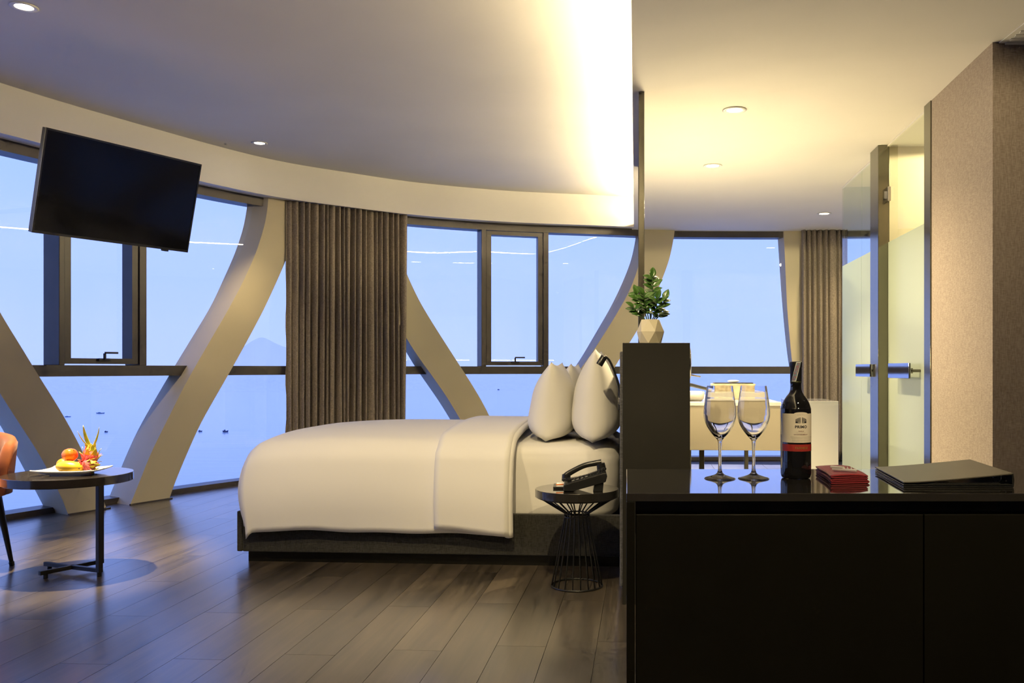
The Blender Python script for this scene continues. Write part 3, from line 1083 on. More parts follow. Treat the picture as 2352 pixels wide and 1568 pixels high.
    hang = [c(Xe + 0.012, -0.012 - 0.035 * math.sin(min(1, v * 1.35) * 1.57) - 0.018 * math.sin(math.pi * v) - .012, edge[0].z - v * 0.47) for v in [1 - k / 14 for k in range(14)]]
    MB().tube(hang + edge, 0.024, 12).build('rolled_edge', M_LINEN, dv, smooth=True)

    # pillows
    def pillow(label, x, y, z, T, Wd, Hh, lean, twist=0.0, seed=0):
        rnd = random.Random(seed)
        base = c(x, y, z)
        ex = (E1 * math.cos(twist) + E2 * math.sin(twist))
        ey = Vector((-ex.y, ex.x, 0))
        ez = Vector((0, 0, 1)) * math.cos(lean) + ex * math.sin(lean)
        exx = ex * math.cos(lean) - Vector((0, 0, 1)) * math.sin(lean)

        def sgn(side):
            def fn(u, v):
                a, b = 2 * u - 1, 2 * v - 1
                # pinched outline
                px = a * Wd / 2 * (1 - 0.07 * (1 - abs(a) ** 2) * 0 - 0.05 * (1 - b * b) * abs(a) ** 3)
                pzv = b * Hh / 2 * (1 - 0.09 * (1 - a * a) * (1 if b > 0 else .35))
                up = 2.1 if b > 0 else 5.0
                th = (max(0, 1 - abs(a) ** 3.2) ** 0.55 * 0.9 + 0.1 * (1 - abs(a))) * max(0, 1 - abs(b) ** up) ** (0.62 if b > 0 else .5)
                th *= 1 - 0.22 * b
                th += 0.02 * math.sin(5 * a + 3 * b + seed) * (1 - a * a) * (1 - b * b)
                return base + ey * px + ez * (pzv + Hh / 2) + exx * (side * T / 2 * th)
            return fn
        mb = MB()
        mb.grid(sgn(-1), 26, 26)
        mb.grid(sgn(1), 26, 26)
        o = mb.build('pillow', M_PILLOW, None, smooth=True, base=base)
        return tag(o, label, 'pillow', 'white pillows on the bed')
    pillow('near front white pillow standing apart from the headboard', 1.79, 0.56, 0.700, 0.28, 0.72, 0.475, 0.07, 0.0, 1)
    pillow('far front white pillow with its peak showing between the near two', 1.82, 1.34, 0.703, 0.25, 0.72, 0.47, 0.12, 0.0, 2)
    pillow('near tall white pillow leaning against the headboard behind the reading lamp', 2.075, 0.46, 0.700, 0.28, 0.74, 0.55, 0.03, 0.0, 3)
    pillow('far white pillow against the headboard hidden behind the near ones', 2.08, 1.36, 0.703, 0.25, 0.74, 0.50, 0.03, 0.0, 4)


bed()


# ------------------------------------------------------------------ headboard partition
PA0 = pz(1430, 1388)
PW = (1585 - 1430) / F * PA0.y
PZT = H + (CY - 787) / F * PA0.y
PLEN = 3.9


def PT(u, v, z=0.0):
    """point of the partition: u along it (away), v across (right)"""
    return PA0 + AX * u + Vector((1, 0, 0)) * v + Vector((0, 0, z))


def partition():
    t = thing('headboard_partition', PT(PLEN / 2, PW / 2), 'tall dark laminate headboard partition between bed and vanity', 'headboard')
    poly = [PT(0.02, 0.004), PT(0.02, PW - .004), PT(PLEN, PW - .004), PT(PLEN, .004)]
    MB().prism([p.to_2d() for p in poly], 0.05, PZT - 0.018).build('body', M_DARK, t)
    poly = [PT(0, 0), PT(0, PW), PT(0.02, PW), PT(0.02, 0)]
    MB().prism([p.to_2d() for p in poly], 0.0, PZT).build('end_panel', M_DARK, t, bevel=0.002)
    poly = [PT(0.02, 0), PT(0.02, PW), PT(PLEN, PW), PT(PLEN, 0)]
    MB().prism([p.to_2d() for p in poly], PZT - 0.018, PZT).build('top_board', M_DARK, t)
    poly = [PT(0.10, -0.016), PT(0.10, 0.004), PT(2.9, 0.004), PT(2.9, -0.016)]
    MB().prism([p.to_2d() for p in poly], 0.06, PZT - 0.04).build('padded_panel', M_PAD, t, bevel=0.007, seg=3)


partition()


def mirror_screen():
    base = PT(0, 0, PZT)
    p = pz(1473.5, 210, Z_LOW)
    w = 13 / F * p.y
    t = thing('mirror_screen', (p.x, p.y, PZT), 'narrow dark metal framed mirror panel rising from the partition to the ceiling', 'mirror')
    h = Z_LOW - PZT
    c = Vector((p.x, p.y, PZT))
    MB().box(c + AX * 0.02 + Vector((0, 0, h / 2)), (w, 0.04, h), AR, AX).build('post', M_STEEL, t, bevel=0.002)
    MB().box(c + AX * 1.0 + AR * -0.004 + Vector((0, 0, h / 2)), (0.012, 1.92, h - 0.01), AR, AX).build('mirror_panel', M_MIRSTEEL, t)
    MB().box(c + AX * 1.98 + AR * -0.012 + Vector((0, 0, h / 2)), (w, 0.04, h), AR, AX).build('post', M_STEEL, t, bevel=0.002)


mirror_screen()


# ------------------------------------------------------------------ potted plant
def plant():
    d = 4.36
    c = Vector(((1494 - CX) / F * d, d, PZT))
    t = thing('potted_plant', c, 'small glossy-leaved plant in a faceted beige pot on the partition', 'plant')
    k = d / F
    zt = (787 - 736) * k + 0.01
    rb, rm, rt = 26 * k, 30.5 * k, 22 * k
    zm = zt * 0.5
    # faceted pot: two hexagon rings turned against each other
    n = 6
    def ring(r, z, ph):
        return [(c.x + r * math.cos(2 * math.pi * (i + ph) / n), c.y + r * math.sin(2 * math.pi * (i + ph) / n), PZT + z) for i in range(n)]
    b0, m0, t0 = ring(rb, 0, .25), ring(rm * 1.05, zm, .75), ring(rt, zt, .25)
    v = b0 + m0 + t0 + [(p[0] * .85 + c.x * .15, p[1] * .85 + c.y * .15, PZT + zt) for p in t0] + [(p[0] * .8 + c.x * .2, p[1] * .8 + c.y * .2, PZT + zt - .02) for p in t0]
    f = [tuple(reversed(range(n)))]
    for i in range(n):
        j = (i + 1) % n
        f += [(i, j, n + i), (j, n + j, n + i), (n + i, n + j, 2 * n + j), (n + i, 2 * n + j, 2 * n + i)]
        f += [(2 * n + i, 2 * n + j, 3 * n + j, 3 * n + i), (3 * n + i, 3 * n + j, 4 * n + j, 4 * n + i)]
    f.append(tuple(range(4 * n, 5 * n)))
    MB().add(v, f).build('pot', mat('pot_clay', (0.62, 0.56, 0.41), 0.55), t, bevel=0.0012, seg=1)
    gs = mat('plant_stem', (0.06, 0.13, 0.03), 0.45)
    gl = mat('plant_leaf', (0.025, 0.085, 0.014), 0.25, spec=0.6, noise=(2.5, 0.35), col2=(0.07, 0.16, 0.025))
    # one leaf mesh, shared
    def leaf_fn(u, v):
        w = 0.30 * math.sin(math.pi * u ** 0.85) ** 0.85
        y = (v - 0.5) * 2 * w
        return (y, u, -0.22 * u * u + 0.35 * abs(y))
    lm = MB().grid(leaf_fn, 7, 4).build('leaf', gl, None, smooth=True, solid=0.03)
    proto_used = [False]

    def leaf(stem, p, dr, up, size):
        if proto_used[0]:
            o = lm.copy(); COL.objects.link(o)
        else:
            o = lm; proto_used[0] = True
        y = dr.normalized()
        x = y.cross(up).normalized()
        z = x.cross(y)
        M = Matrix((x, y, z)).transposed().to_4x4()
        M.translation = p - c
        o.parent = stem
        o.matrix_basis = M @ Matrix.Scale(size, 4)
    rnd = random.Random(11)
    # stems as (base offset px, list of image offsets from the pot rim, depth drift)
    stems = [([(0, 0), (4, -40), (6, -75), (3, -108)], 0.00, 12, 0.044),
             ([(-6, 0), (-14, -25), (-24, -48), (-32, -66)], 0.02, 10, 0.042),
             ([(6, 0), (14, -18), (24, -36), (33, -52)], -0.01, 7, 0.040),
             ([(-3, 0), (-8, -22), (-14, -45), (-18, -62)], -0.035, 9, 0.040),
             ([(2, 0), (8, -15), (12, -34), (12, -54)], -0.045, 8, 0.038),
             ([(-8, 0), (-20, -14), (-32, -24), (-40, -34)], -0.01, 7, 0.036),
             ([(8, 0), (16, -10), (24, -16), (32, -22)], 0.02, 6, 0.032),
             ([(0, 0), (0, -20), (-4, -40), (-6, -58)], 0.05, 8, 0.040)]
    for pts, dep, nl, size in stems:
        path = cat([(c.x + x * k, c.y + dep * (i / 3) * 1.5, PZT + zt - .012 - y * k) for i, (x, y) in enumerate(pts)], 6)
        path = [Vector(p) for p in path]
        st = MB().tube(path, [0.0035 - 0.0022 * i / len(path) for i in range(len(path))], 6).build('stem', gs, t, smooth=True)
        for q in range(nl):
            fr = 0.30 + 0.70 * (q + 0.5) / nl
            idx = min(int(fr * (len(path) - 1)), len(path) - 2)
            p = path[idx]; tg = (path[idx + 1] - path[idx]).normalized()
            sd = 1 if q % 2 else -1
            side = Vector((sd, rnd.uniform(-.9, .9), 0))
            dr = tg * rnd.uniform(.5, .8) + side * 0.8
            if q == nl - 1: dr = tg + side * .25
            upv = Vector((rnd.uniform(-.3, .3), -0.8, 0.8))
            leaf(st, p, dr, upv, size * 1.35 * rnd.uniform(.85, 1.15))


plant()


# ------------------------------------------------------------------ reading lamp
def reading_lamp():
    d = 4.86
    P = lambda x, y, dd=0: pd(x, y, d + dd)
    b = P(1424, 925)
    wx = PA0.x + (d - PA0.y) * 0.0675 - 0.016
    b.x = wx
    t = thing('reading_lamp', b, 'black gooseneck reading lamp mounted on the headboard above the pillow', 'lamp')
    MB().box(b + Vector((-0.012, 0, 0.015)), (0.024, 0.05, 0.03)).build('wall_plate', M_CHROME, t, bevel=0.004)
    MB().box(b + Vector((-0.013, 0, -0.022)), (0.026, 0.045, 0.04)).build('switch_box', M_BLKPL, t, bevel=0.006)
    pa = cat([b + Vector((-.014, 0, .025)), P(1421, 887), P(1412, 856), P(1400, 828), P(1388, 817), P(1383, 821)], 8)
    MB().tube(pa, 0.0065, 10).build('gooseneck', M_BLKPL, t, smooth=True)
    a, e = P(1388, 818), P(1376, 838)
    ax = (e - a).normalized()
    MB().tube([a - ax * .004, a, a + ax * .002, e], [0.008, 0.017, 0.0185, 0.0195], 18).build('lamp_head', M_BLKPL, t, smooth=True, angle=40)


reading_lamp()


# ------------------------------------------------------------------ wire side table, telephone, notepad
def side_table():
    R, zt = 0.217, 0.508
    c = Vector((-0.034, 4.538, 0))
    t = thing('side_table', c, 'round black side table on a waisted wire base beside the bed', 'table')
    MB().lathe([(R - .004, zt - .043), (R, zt - .040), (R, zt - .002), (R - .002, zt)], c, 64).build('table_top', M_GLOSS, t, smooth=True, angle=30)
    def circ(r, z, n=48): return [c + Vector((r * math.cos(2 * math.pi * i / n), r * math.sin(2 * math.pi * i / n), z)) for i in range(n)]
    MB().tube(circ(0.132, .005), .005, 8, closed=True).build('base_ring', M_BLACK, t, smooth=True)
    MB().tube(circ(0.063, .362), .004, 8, closed=True).build('waist_ring', M_BLACK, t, smooth=True)
    MB().tube(circ(0.063, .378), .004, 8, closed=True).build('waist_ring', M_BLACK, t, smooth=True)
    MB().tube(circ(R - .02, zt - .046), .004, 8, closed=True).build('top_ring', M_BLACK, t, smooth=True)
    n = 20
    proto = None
    for i in range(n):
        a = 2 * math.pi * i / n
        if proto is None:
            path = [c + Vector((r, 0, z)) for r, z in ((.132, .005), (.064, .355), (.063, .370), (.066, .382), (R - .02, zt - .044))]
            proto = MB().tube(path, .0036, 8).build('wire', M_BLACK, t, smooth=True)
            proto.rotation_euler.z = a + math.pi / 20
        else:
            o = proto.copy(); COL.objects.link(o); o.parent = t; o.rotation_euler.z = a + math.pi / 20

    # telephone
    z0 = zt
    o = Vector(((1294 - CX) / F * 4.40, 4.40, z0))
    ph = thing('telephone', o, 'black desk telephone with coiled cord on the wire side table', 'telephone')
    P = lambda x, y, z: o + Vector((x, y, z))
    prof = [(0, .004), (0, .034), (.03, .044), (.20, .094), (.216, .096), (.222, .080), (.214, .050), (.05, .004)]
    MB().extrude([P(x, 0, z) for x, z in prof], (0, .17, 0)).build('body', M_BLKPL, ph, bevel=.004, seg=3)
    MB().extrude([P(x, .012, z) for x, z in ((.150, 0), (.200, 0), (.205, .058), (.160, .05))], (0, .146, 0)).build('stand', M_BLKPL, ph, bevel=.003)
    hs = cat([P(.005, .125, .062), P(.03, .125, .082), (P(.10, .125, .118)), P(.16, .125, .132), P(.195, .125, .137)], 8)
    n = len(hs)
    hb = MB().tube(hs, [.017 - .003 * math.sin(math.pi * i / (n - 1)) for i in range(n)], 14)
    hb.tube([P(.012, .125, .075), P(.012, .125, .042)], [.022, .024], 16)
    hb.tube([P(.190, .125, .132), P(.196, .125, .095)], [.022, .024], 16)
    hb.build('handset', M_BLKPL, ph, smooth=True, angle=50)
    cp = []
    turns = 34
    for i in range(turns * 10 + 1):
        u = i / (turns * 10)
        b = P(-.006 + .224 * u, .065, .052 + .062 * u - .012 * math.sin(math.pi * u))
        a = 2 * math.pi * turns * u
        cp.append(b + Vector((0, math.cos(a), math.sin(a))) * .0085)
    MB().tube(cp, .0020, 5).build('coiled_cord', M_BLKPL, ph, smooth=True)
    gb = mat('phone_button', (.10, .10, .10), .4)
    for q in range(4):
        x = .050 + q * .022
        MB().box(P(x, .018, .044 + (x - .03) * .294 + .006), (.014, .016, .006), (.96, 0, .28), (0, 1, 0), (-.28, 0, .96)).build('button', gb, ph, bevel=.002)
    # notepad tray with pen
    q = Vector(((1280 - CX) / F * 4.56, 4.575, z0))
    np_ = thing('notepad_tray', q, 'small black tray with white notepad behind the telephone', 'notepad')
    MB().box(q + Vector((.03, 0, .006)), (.10, .13, .012)).build('tray', M_BLKPL, np_, bevel=.002)
    MB().box(q + Vector((.035, 0, .0145)), (.078, .11, .005)).build('paper', mat('paper', (.8, .79, .76), .8), np_)
    pen = MB().tube([q + Vector((-.005, -.05, .021)), q + Vector((.055, -.03, .021))], [.0035, .0035], 10)
    pen = pen.build('pen', mat('pen_orange', (.75, .22, .06), .35), None, smooth=True, angle=40, base=q + Vector((.025, -.04, .018)))
    tag(pen, 'thin orange pen lying on the white notepad', 'pen')


side_table()


# ------------------------------------------------------------------ television
def tv():
    q = (-3.01328856, 5.70068422, 2.26429549, 1.10788269, 0.24191878, 0.0090819, 1.1)
    X, Y, Z, yaw, pit, rol, w = q
    h = w * 0.574
    tt = Vector((math.cos(yaw), math.sin(yaw), 0)); n = Vector((math.sin(yaw), -math.cos(yaw), 0))
    up = Vector((0, 0, 1)) * math.cos(pit) + n * math.sin(pit)
    t2 = tt * math.cos(rol) + up * math.sin(rol); u2 = up * math.cos(rol) - tt * math.sin(rol)
    nn = t2.cross(u2)          # away from or towards viewer
    if nn.dot(n) < 0: nn = -nn
    c = Vector((X, Y, Z))
    t = thing('television', c, 'large flat black television tilted down in front of the left window', 'television')
    MB().box(c - nn * .018, (w, h, .034), t2, u2, nn).build('case', M_BLKPL, t, bevel=.004)
    scr = mat('tv_screen', (.004, .004, .004), .12, spec=.3)
    bz = MB()
    b = .010
    for sx in (-1, 1): bz.box(c + t2 * sx * (w / 2 - b / 2) + nn * .001, (b, h, .008), t2, u2, nn)
    bz.box(c + u2 * (h / 2 - b / 2) + nn * .001, (w - 2 * b, b, .008), t2, u2, nn)
    bz.box(c - u2 * (h / 2 - b * .8) + nn * .001, (w - 2 * b, b * 1.6, .008), t2, u2, nn)
    bz.build('bezel', mat('tv_bezel', (.02, .02, .02), .2), t)
    MB().box(c + nn * .0005, (w - 2 * b, h - 2.4 * b, .003), t2, u2, nn).build('screen', scr, t)
    MB().box(c - u2 * (h / 2 + .006) + t2 * w * .34 - nn * .01, (.05, .012, .018), t2, u2, nn).build('sensor_bump', M_BLKPL, t, bevel=.003)
    # arm to the window mullion
    s = s_at(142, O_FR)
    m = Vector((*cpt(s, O_FR - 0.012), 2.42))
    br = thing('wall_bracket', m, 'dark swivel arm behind the television fixed to the window mullion', 'bracket')
    bk = c - nn * .038
    MB().box(bk - nn * .012, (.42, .30, .02), t2, u2, nn).build('mount_plate', M_BLACK, br, bevel=.003)
    MB().tube([bk - nn * .024, (bk + m) / 2 + Vector((.03, .10, 0)), m], .018, 10).build('arm', M_BLACK, br, smooth=True)
    MB().box(m, (.05, .024, .16)).build('wall_plate', M_BLACK, br, bevel=.003)


tv()


# ------------------------------------------------------------------ coffee table and armchair
CT = Vector((-2.855, 4.83, 0))
CTZ = 0.551


def coffee_table():
    R, zt = 0.322, CTZ
    c = CT
    t = thing('coffee_table', c, 'round black coffee table with a slim post and cross foot', 'table')
    MB().lathe([(R - .004, zt - .047), (R, zt - .044), (R, zt - .002), (R - .002, zt)], c, 72).build('table_top', M_CTOP, t, smooth=True, angle=30)
    ft = {'nl': pz(97, 1330), 'fl': pz(108, 1309), 'nr': pz(228, 1324), 'fr': pz(231, 1303)}
    zb = 0.035
    for a, b in (('nl', 'fr'), ('fl', 'nr')):
        A, B = ft[a], ft[b]
        d = (B - A).normalized(); n = Vector((-d.y, d.x, 0))
        MB().box((A + B) / 2 + Vector((0, 0, zb)), ((B - A).length + .03, .022, .022), d, n).build('foot_bar', M_BLACK, t, bevel=.002)
        MB().box(B + Vector((0, 0, (zt - .047 + zb) / 2)), (.026, .026, zt - .047 - zb + .02), d, n).build('post', M_BLACK, t, bevel=.002)
    for k in ft:
        p = ft[k]
        q = p + (CT - p).normalized() * (.02 if k in ('nl', 'fl') else 0.0)
        MB().lathe([(.011, 0), (.012, .002), (.012, .025)], q, 12).build('foot', M_BLKPL, t, smooth=True, angle=40)


M_CTOP = mat('table_lacquer', (0.030, 0.026, 0.024), 0.12, spec=0.6, coat=0.3)
coffee_table()


def armchair():
    m = mat('orange_velvet', (0.25, 0.060, 0.009), 0.75, sheen=0.15, noise=(14, .12), bump=(160, .15))
    mb_ = mat('brown_velvet', (0.30, 0.085, 0.025), 0.8, sheen=0.5, noise=(14, .12))
    c = Vector((-3.56, 4.83, 0))
    t = thing('armchair', c, 'burnt orange velvet tub chair with tapered black legs', 'chair')
    yaw = math.radians(-6)
    ex, ey = Vector((math.cos(yaw), math.sin(yaw), 0)), Vector((-math.sin(yaw), math.cos(yaw), 0))
    P = lambda x, y, z: c + ex * x + ey * y + Vector((0, 0, z))
    hw = .285

    def seat(u, v):
        a = 2 * math.pi * u
        k = 5
        ca, sa = math.cos(a), math.sin(a)
        rr = (abs(ca) ** k + abs(sa) ** k) ** (-1 / k)
        pr = [(0.0, .405), (.9, .405), (.97, .412), (1.0, .43), (1.0, .455), (.97, .475), (.88, .487), (0, .495)]
        w = v * (len(pr) - 1); i = min(int(w), len(pr) - 2); f_ = w - i
        q = pr[i][0] * (1 - f_) + pr[i + 1][0] * f_; z = pr[i][1] * (1 - f_) + pr[i + 1][1] * f_
        return P(hw * .96 * rr * ca * q, .25 * rr * sa * q - .02, z)
    MB().grid(seat, 48, 21, wrap_u=True).build('seat', m, t, smooth=True)

    # wrap-around back: thick curved shell
    def shell(u, v):
        # u along the wrap (-1..1), v around the section
        a = (2 * u - 1) * math.radians(80)
        rx, ry = hw + .03, .27
        cx, cy = math.sin(a) * rx, math.cos(a) * ry
        k = abs(2 * u - 1)
        top = .765 - .06 * k ** 2.0
        bot = .43
        if k > .86: top -= .10 * ((k - .86) / .14) ** 2
        th = .032
        sec = [(-1, bot), (-1, (bot + top) / 2), (-1, top - .03), (-.6, top - .007), (0, top), (.6, top - .007), (1, top - .03), (1, (bot + top) / 2), (1, bot), (0, bot - .006)]
        w = v * len(sec); i = int(w) % len(sec); f_ = w - int(w)
        p, q = sec[i], sec[(i + 1) % len(sec)]
        o = p[0] * (1 - f_) + q[0] * f_; z = p[1] * (1 - f_) + q[1] * f_
        flare = .03 * (z - bot) / .33
        return P(cx * (1 + (o * th + flare) / rx), cy * (1 + (o * th + flare) / ry) , z)
    mb = MB()
    nu, nv = 48, 20
    vs_ = [shell(i / nu, (j % nv) / nv) for j in range(nv) for i in range(nu + 1)]
    fs_ = []
    for j in range(nv):
        j2 = (j + 1) % nv
        for i in range(nu): fs_.append((j * (nu + 1) + i, j * (nu + 1) + i + 1, j2 * (nu + 1) + i + 1, j2 * (nu + 1) + i))
    fs_ += [tuple(j * (nu + 1) for j in range(nv)), tuple(j * (nu + 1) + nu for j in range(nv))[::-1]]
    mb.add(vs_, fs_).build('backrest', m, t, smooth=True, angle=60)
    for sx in (-1, 1):
        for sy in (-1, 1):
            a, b = P(sx * .20, sy * .18 - .02, .415), P(sx * .255, sy * .235 - .03, .0)
            lg = MB().tube([a, a.lerp(b, .93), b], [.021, .0115, .0110], 14).build('leg', M_BLKPL, t, smooth=True, angle=50)
            MB().tube([a.lerp(b, .945), b], [.0145, .0135], 14).build('leg_tip', M_BLACK, lg, smooth=True, angle=50, base=BASE[t.name])


armchair()


# ------------------------------------------------------------------ fruit plate
def fruit():
    d = 4.80
    k = d / F
    z0 = CTZ
    c = Vector(((166 - CX) * k, 4.80, z0))
    ang = math.radians(2)
    ex, ey = Vector((math.cos(ang), math.sin(ang), 0)), Vector((-math.sin(ang), math.cos(ang), 0))

    def pl(u, v):
        a, b = 2 * u - 1, 2 * v - 1
        s = .150
        r = max(abs(a), abs(b))
        corner = (abs(a) * abs(b)) ** 3
        z = .006 + .019 * max(0, (r - .55) / .45) ** 1.3 + .007 * corner
        x = a * s * (1 + .08 * abs(b) ** 3) ; y = b * s * .74 * (1 + .05 * abs(a) ** 3)
        return c + ex * x + ey * y + Vector((0, 0, z))
    p = MB().grid(pl, 20, 20)
    t = thing('fruit_plate', c, 'square white plate with upturned corners on the coffee table', 'plate')
    p.build('dish', M_PORC, t, smooth=True, solid=.006)
    MB().box(c + Vector((0, 0, .003)), (.17, .14, .006), ex, ey).build('foot_ring', M_PORC, t, bevel=.002)
    zb = z0 + .011

    def P(x, y, dy): return Vector(((x - CX) * (d + dy) / F, d + dy, 0)), H - (y - CY) * (d + dy) / F

    def place(x, dy, z): return Vector(((x - CX) * (d + dy) / F, d + dy, z))
    # mango
    my = mat('mango_skin', (.86, .58, .06), .35, noise=(12, .1), col2=(.90, .50, .02))
    m0 = place(156.5, -.060, zb + .034)
    tilt = math.radians(3)

    def mg(q): return 1 + .10 * q.x - .06 * q.z * q.x
    mm = MB().ball((0, 0, 0), (.072, .045, .034), 32, 18, mg)
    mm.v = [tuple(m0 + Vector((x * math.cos(tilt) + z * math.sin(tilt), y, z * math.cos(tilt) - x * math.sin(tilt)))) for x, y, z in mm.v]
    mt = thing('mango', m0, 'long ripe yellow mango at the front of the plate', 'fruit', 'fruit on the plate')
    mm.build('flesh', my, mt, smooth=True)
    MB().ball(m0 + Vector((.0725, -.022, -.006)), .004, 10, 6).build('stem_scar', mat('scar', (.08, .05, .02), .7), mt, smooth=True)

    def round_fruit(name, label, p, r, m, sc=(1, 1, .93), stem=None):
        ft = thing(name, p, label, 'fruit', 'fruit on the plate')
        MB().ball(p, (r * sc[0], r * sc[1], r * sc[2]), 28, 16, lambda q: 1 - .10 * max(0, q.z - .8) * 5 * .4 - .0).build('flesh', m, ft, smooth=True)
        s = stem or Vector((0, 0, 1))
        MB().tube([p + s * r * .80, p + s * r * 1.10], [.004, .002], 8).build('stem', mat('stem_brown', (.35, .18, .05), .6), ft, smooth=True)
    orange = mat('orange_peel', (.88, .30, .01), .45, bump=(220, .3))
    apple = mat('apple_skin', (.80, .10, .02), .22, noise=(9, .5), col2=(.85, .24, .02), coat=.3)
    round_fruit('orange', 'orange behind the mango at the left of the plate', place(147, .035, zb + .038), .038, orange)
    round_fruit('apple', 'shiny red and orange apple resting on top of the other fruit', place(160.5, -.004, zb + .094), .041, apple, stem=Vector((.62, -.25, .66)).normalized())
    round_fruit('apple', 'red apple low between mango and dragon fruit', place(181, .005, zb + .032), .031, apple)

    # dragon fruit: pink body with curling green scales
    pink = mat('dragonfruit_skin', (.80, .07, .12), .38, noise=(14, .3), col2=(.88, .22, .20))
    green = mat('dragonfruit_scale', (.40, .46, .03), .45, noise=(30, .4), col2=(.75, .55, .05))

    def scale_fn(w, curl):
        def fn(u, v):
            a = 2 * v - 1
            ww = w * (1 - u) ** .7
            return (a * ww, u, .35 * curl * u * u + .12 * w * (1 - a * a) * 0)
        return fn

    def dragon(label, p, r, ax, crown, seed):
        rnd = random.Random(seed)
        ft = thing('dragon_fruit', p, label, 'fruit', 'fruit on the plate')
        ax = ax.normalized()
        q = ax.to_track_quat('Z', 'Y')
        mb = MB().ball((0, 0, 0), (r, r, r * 1.22), 28, 18)
        mb.v = [tuple(p + q @ Vector(v_)) for v_ in mb.v]
        mb.build('flesh', pink, ft, smooth=True)
        for lv, (lat, cnt) in enumerate(((-.55, 5), (-.1, 6), (.35, 6), (.75, 4))):
            for i in range(cnt):
                a = 2 * math.pi * (i + .5 * (lv % 2)) / cnt + rnd.uniform(-.2, .2)
                cl = math.sqrt(1 - lat * lat)
                n = Vector((cl * math.cos(a), cl * math.sin(a), lat))
                pos = Vector((n.x * r, n.y * r, n.z * r * 1.22)) * .97
                upd = (Vector((0, 0, 1)) - n * n.z)
                if upd.length < .05: continue
                upd = (upd.normalized() + n * .30).normalized()
                sd = upd.cross(n).normalized(); nn = sd.cross(upd)
                L_ = r * rnd.uniform(.75, 1.05)
                fn = scale_fn(.42, 1.0)
                g = MB().grid(lambda u, v: fn(u, v), 5, 4)
                g.v = [tuple(p + q @ (pos + sd * x * L_ + upd * y * L_ + nn * z * L_)) for x, y, z in g.v]
                g.build('scale', green if rnd.random() < .45 else pink, ft, smooth=True, solid=.002)
        for dx, dz, L_, w in crown:
            b = p + q @ Vector((0, 0, r * 1.15))
            e = Vector((dx, rnd.uniform(-.2, .2), dz)).normalized()
            pts = [b + e * L_ * s + Vector((math.copysign(.35, dx) * L_ * s * s * -.6, 0, .25 * L_ * s * s)) for s in (0, .25, .5, .75, 1)]
            n = Vector((.2, -1, .1)).normalized()
            def ribbon(u, v, pts=pts, w=w, n=n):
                i = min(int(u * 4), 3); f_ = u * 4 - i
                pc = pts[i].lerp(pts[i + 1], f_)
                t_ = (pts[i + 1] - pts[i]).normalized()
                s_ = t_.cross(n).normalized()
                return pc + s_ * (v - .5) * w * (math.sin(math.pi * min(1, .25 + .75 * u)) ** .8 + .02)
            MB().grid(ribbon, 12, 4).build('crown_leaf', green, ft, smooth=True, solid=.002)
    dragon('upright pink dragon fruit with long green crown leaves', place(207, .040, zb + .078), .041, Vector((.18, 0, 1)),
           [(-.75, 1.0, .125, .020), (.55, .9, .11, .010), (-1.1, .8, .12, .006), (-1.5, .45, .05, .012), (.9, .5, .04, .010)], 4)
    dragon('pink dragon fruit lying at the right of the plate', place(203, -.030, zb + .040), .032, Vector((.9, -.25, .15)),
           [(.9, -.25, .045, .014)], 9)


fruit()


# ------------------------------------------------------------------ bar cabinet
CZ = H - 0.294
CF, CB = 2.058, 2.558


def bar():
    xl = lambda d: 99 / F * d
    R_ = 2.35
    c = Vector((1.1, 2.3, 0))
    t = thing('bar_cabinet', c, 'long black gloss bar cabinet in the right foreground', 'cabinet')
    th = (1152 - 1133) / F * CF
    MB().prism([(xl(CF), CF), (R_, CF), (R_, CB), (xl(CB), CB)], CZ - th, CZ).build('top', M_GLOSS, t, bevel=.0015)
    MB().prism([(xl(CF), CF), (xl(CF) + th, CF), (xl(CB) + th, CB), (xl(CB), CB)], 0.0, CZ - th).build('side_panel', M_CAB, t, bevel=.001)
    # recessed finger rail, then the doors
    y1 = CF + .018
    x0 = xl(CF) + th + .004
    zr0, zr1 = CZ - th, CZ - .294 * 0
    dz = H - (1181 - CY) / F * y1
    MB().prism([(x0, y1 + .030), (R_, y1 + .030), (R_, y1 + .040), (x0 + .02, y1 + .040)], dz - .05, CZ - th).build('finger_rail', M_CAB, t)
    xs = (2122 - CX) / F * y1
    for a, b in ((x0, xs - .0015), (xs + .0015, R_)):
        MB().prism([(a, y1), (b, y1), (b, y1 + .02), (a, y1 + .02)], .05, dz).build('door', M_CAB, t, bevel=.0015)
    MB().prism([(x0 + .03, y1 + .05), (R_, y1 + .05), (R_, CB - .01), (x0 + .05, CB - .01)], .0, CZ - th - .001).build('carcass', M_CAB, t)


bar()


def lathe_thing(parent, name, m, prof, c, n=48, **kw):
    return MB().lathe(prof, c, n, **kw).build(name, m, parent, smooth=True, angle=kw.pop('ang', 60) if False else 60)


M_CRYSTAL = mat('crystal', (1, 1, 1), 0.0, trans=1.0, ior=1.48)


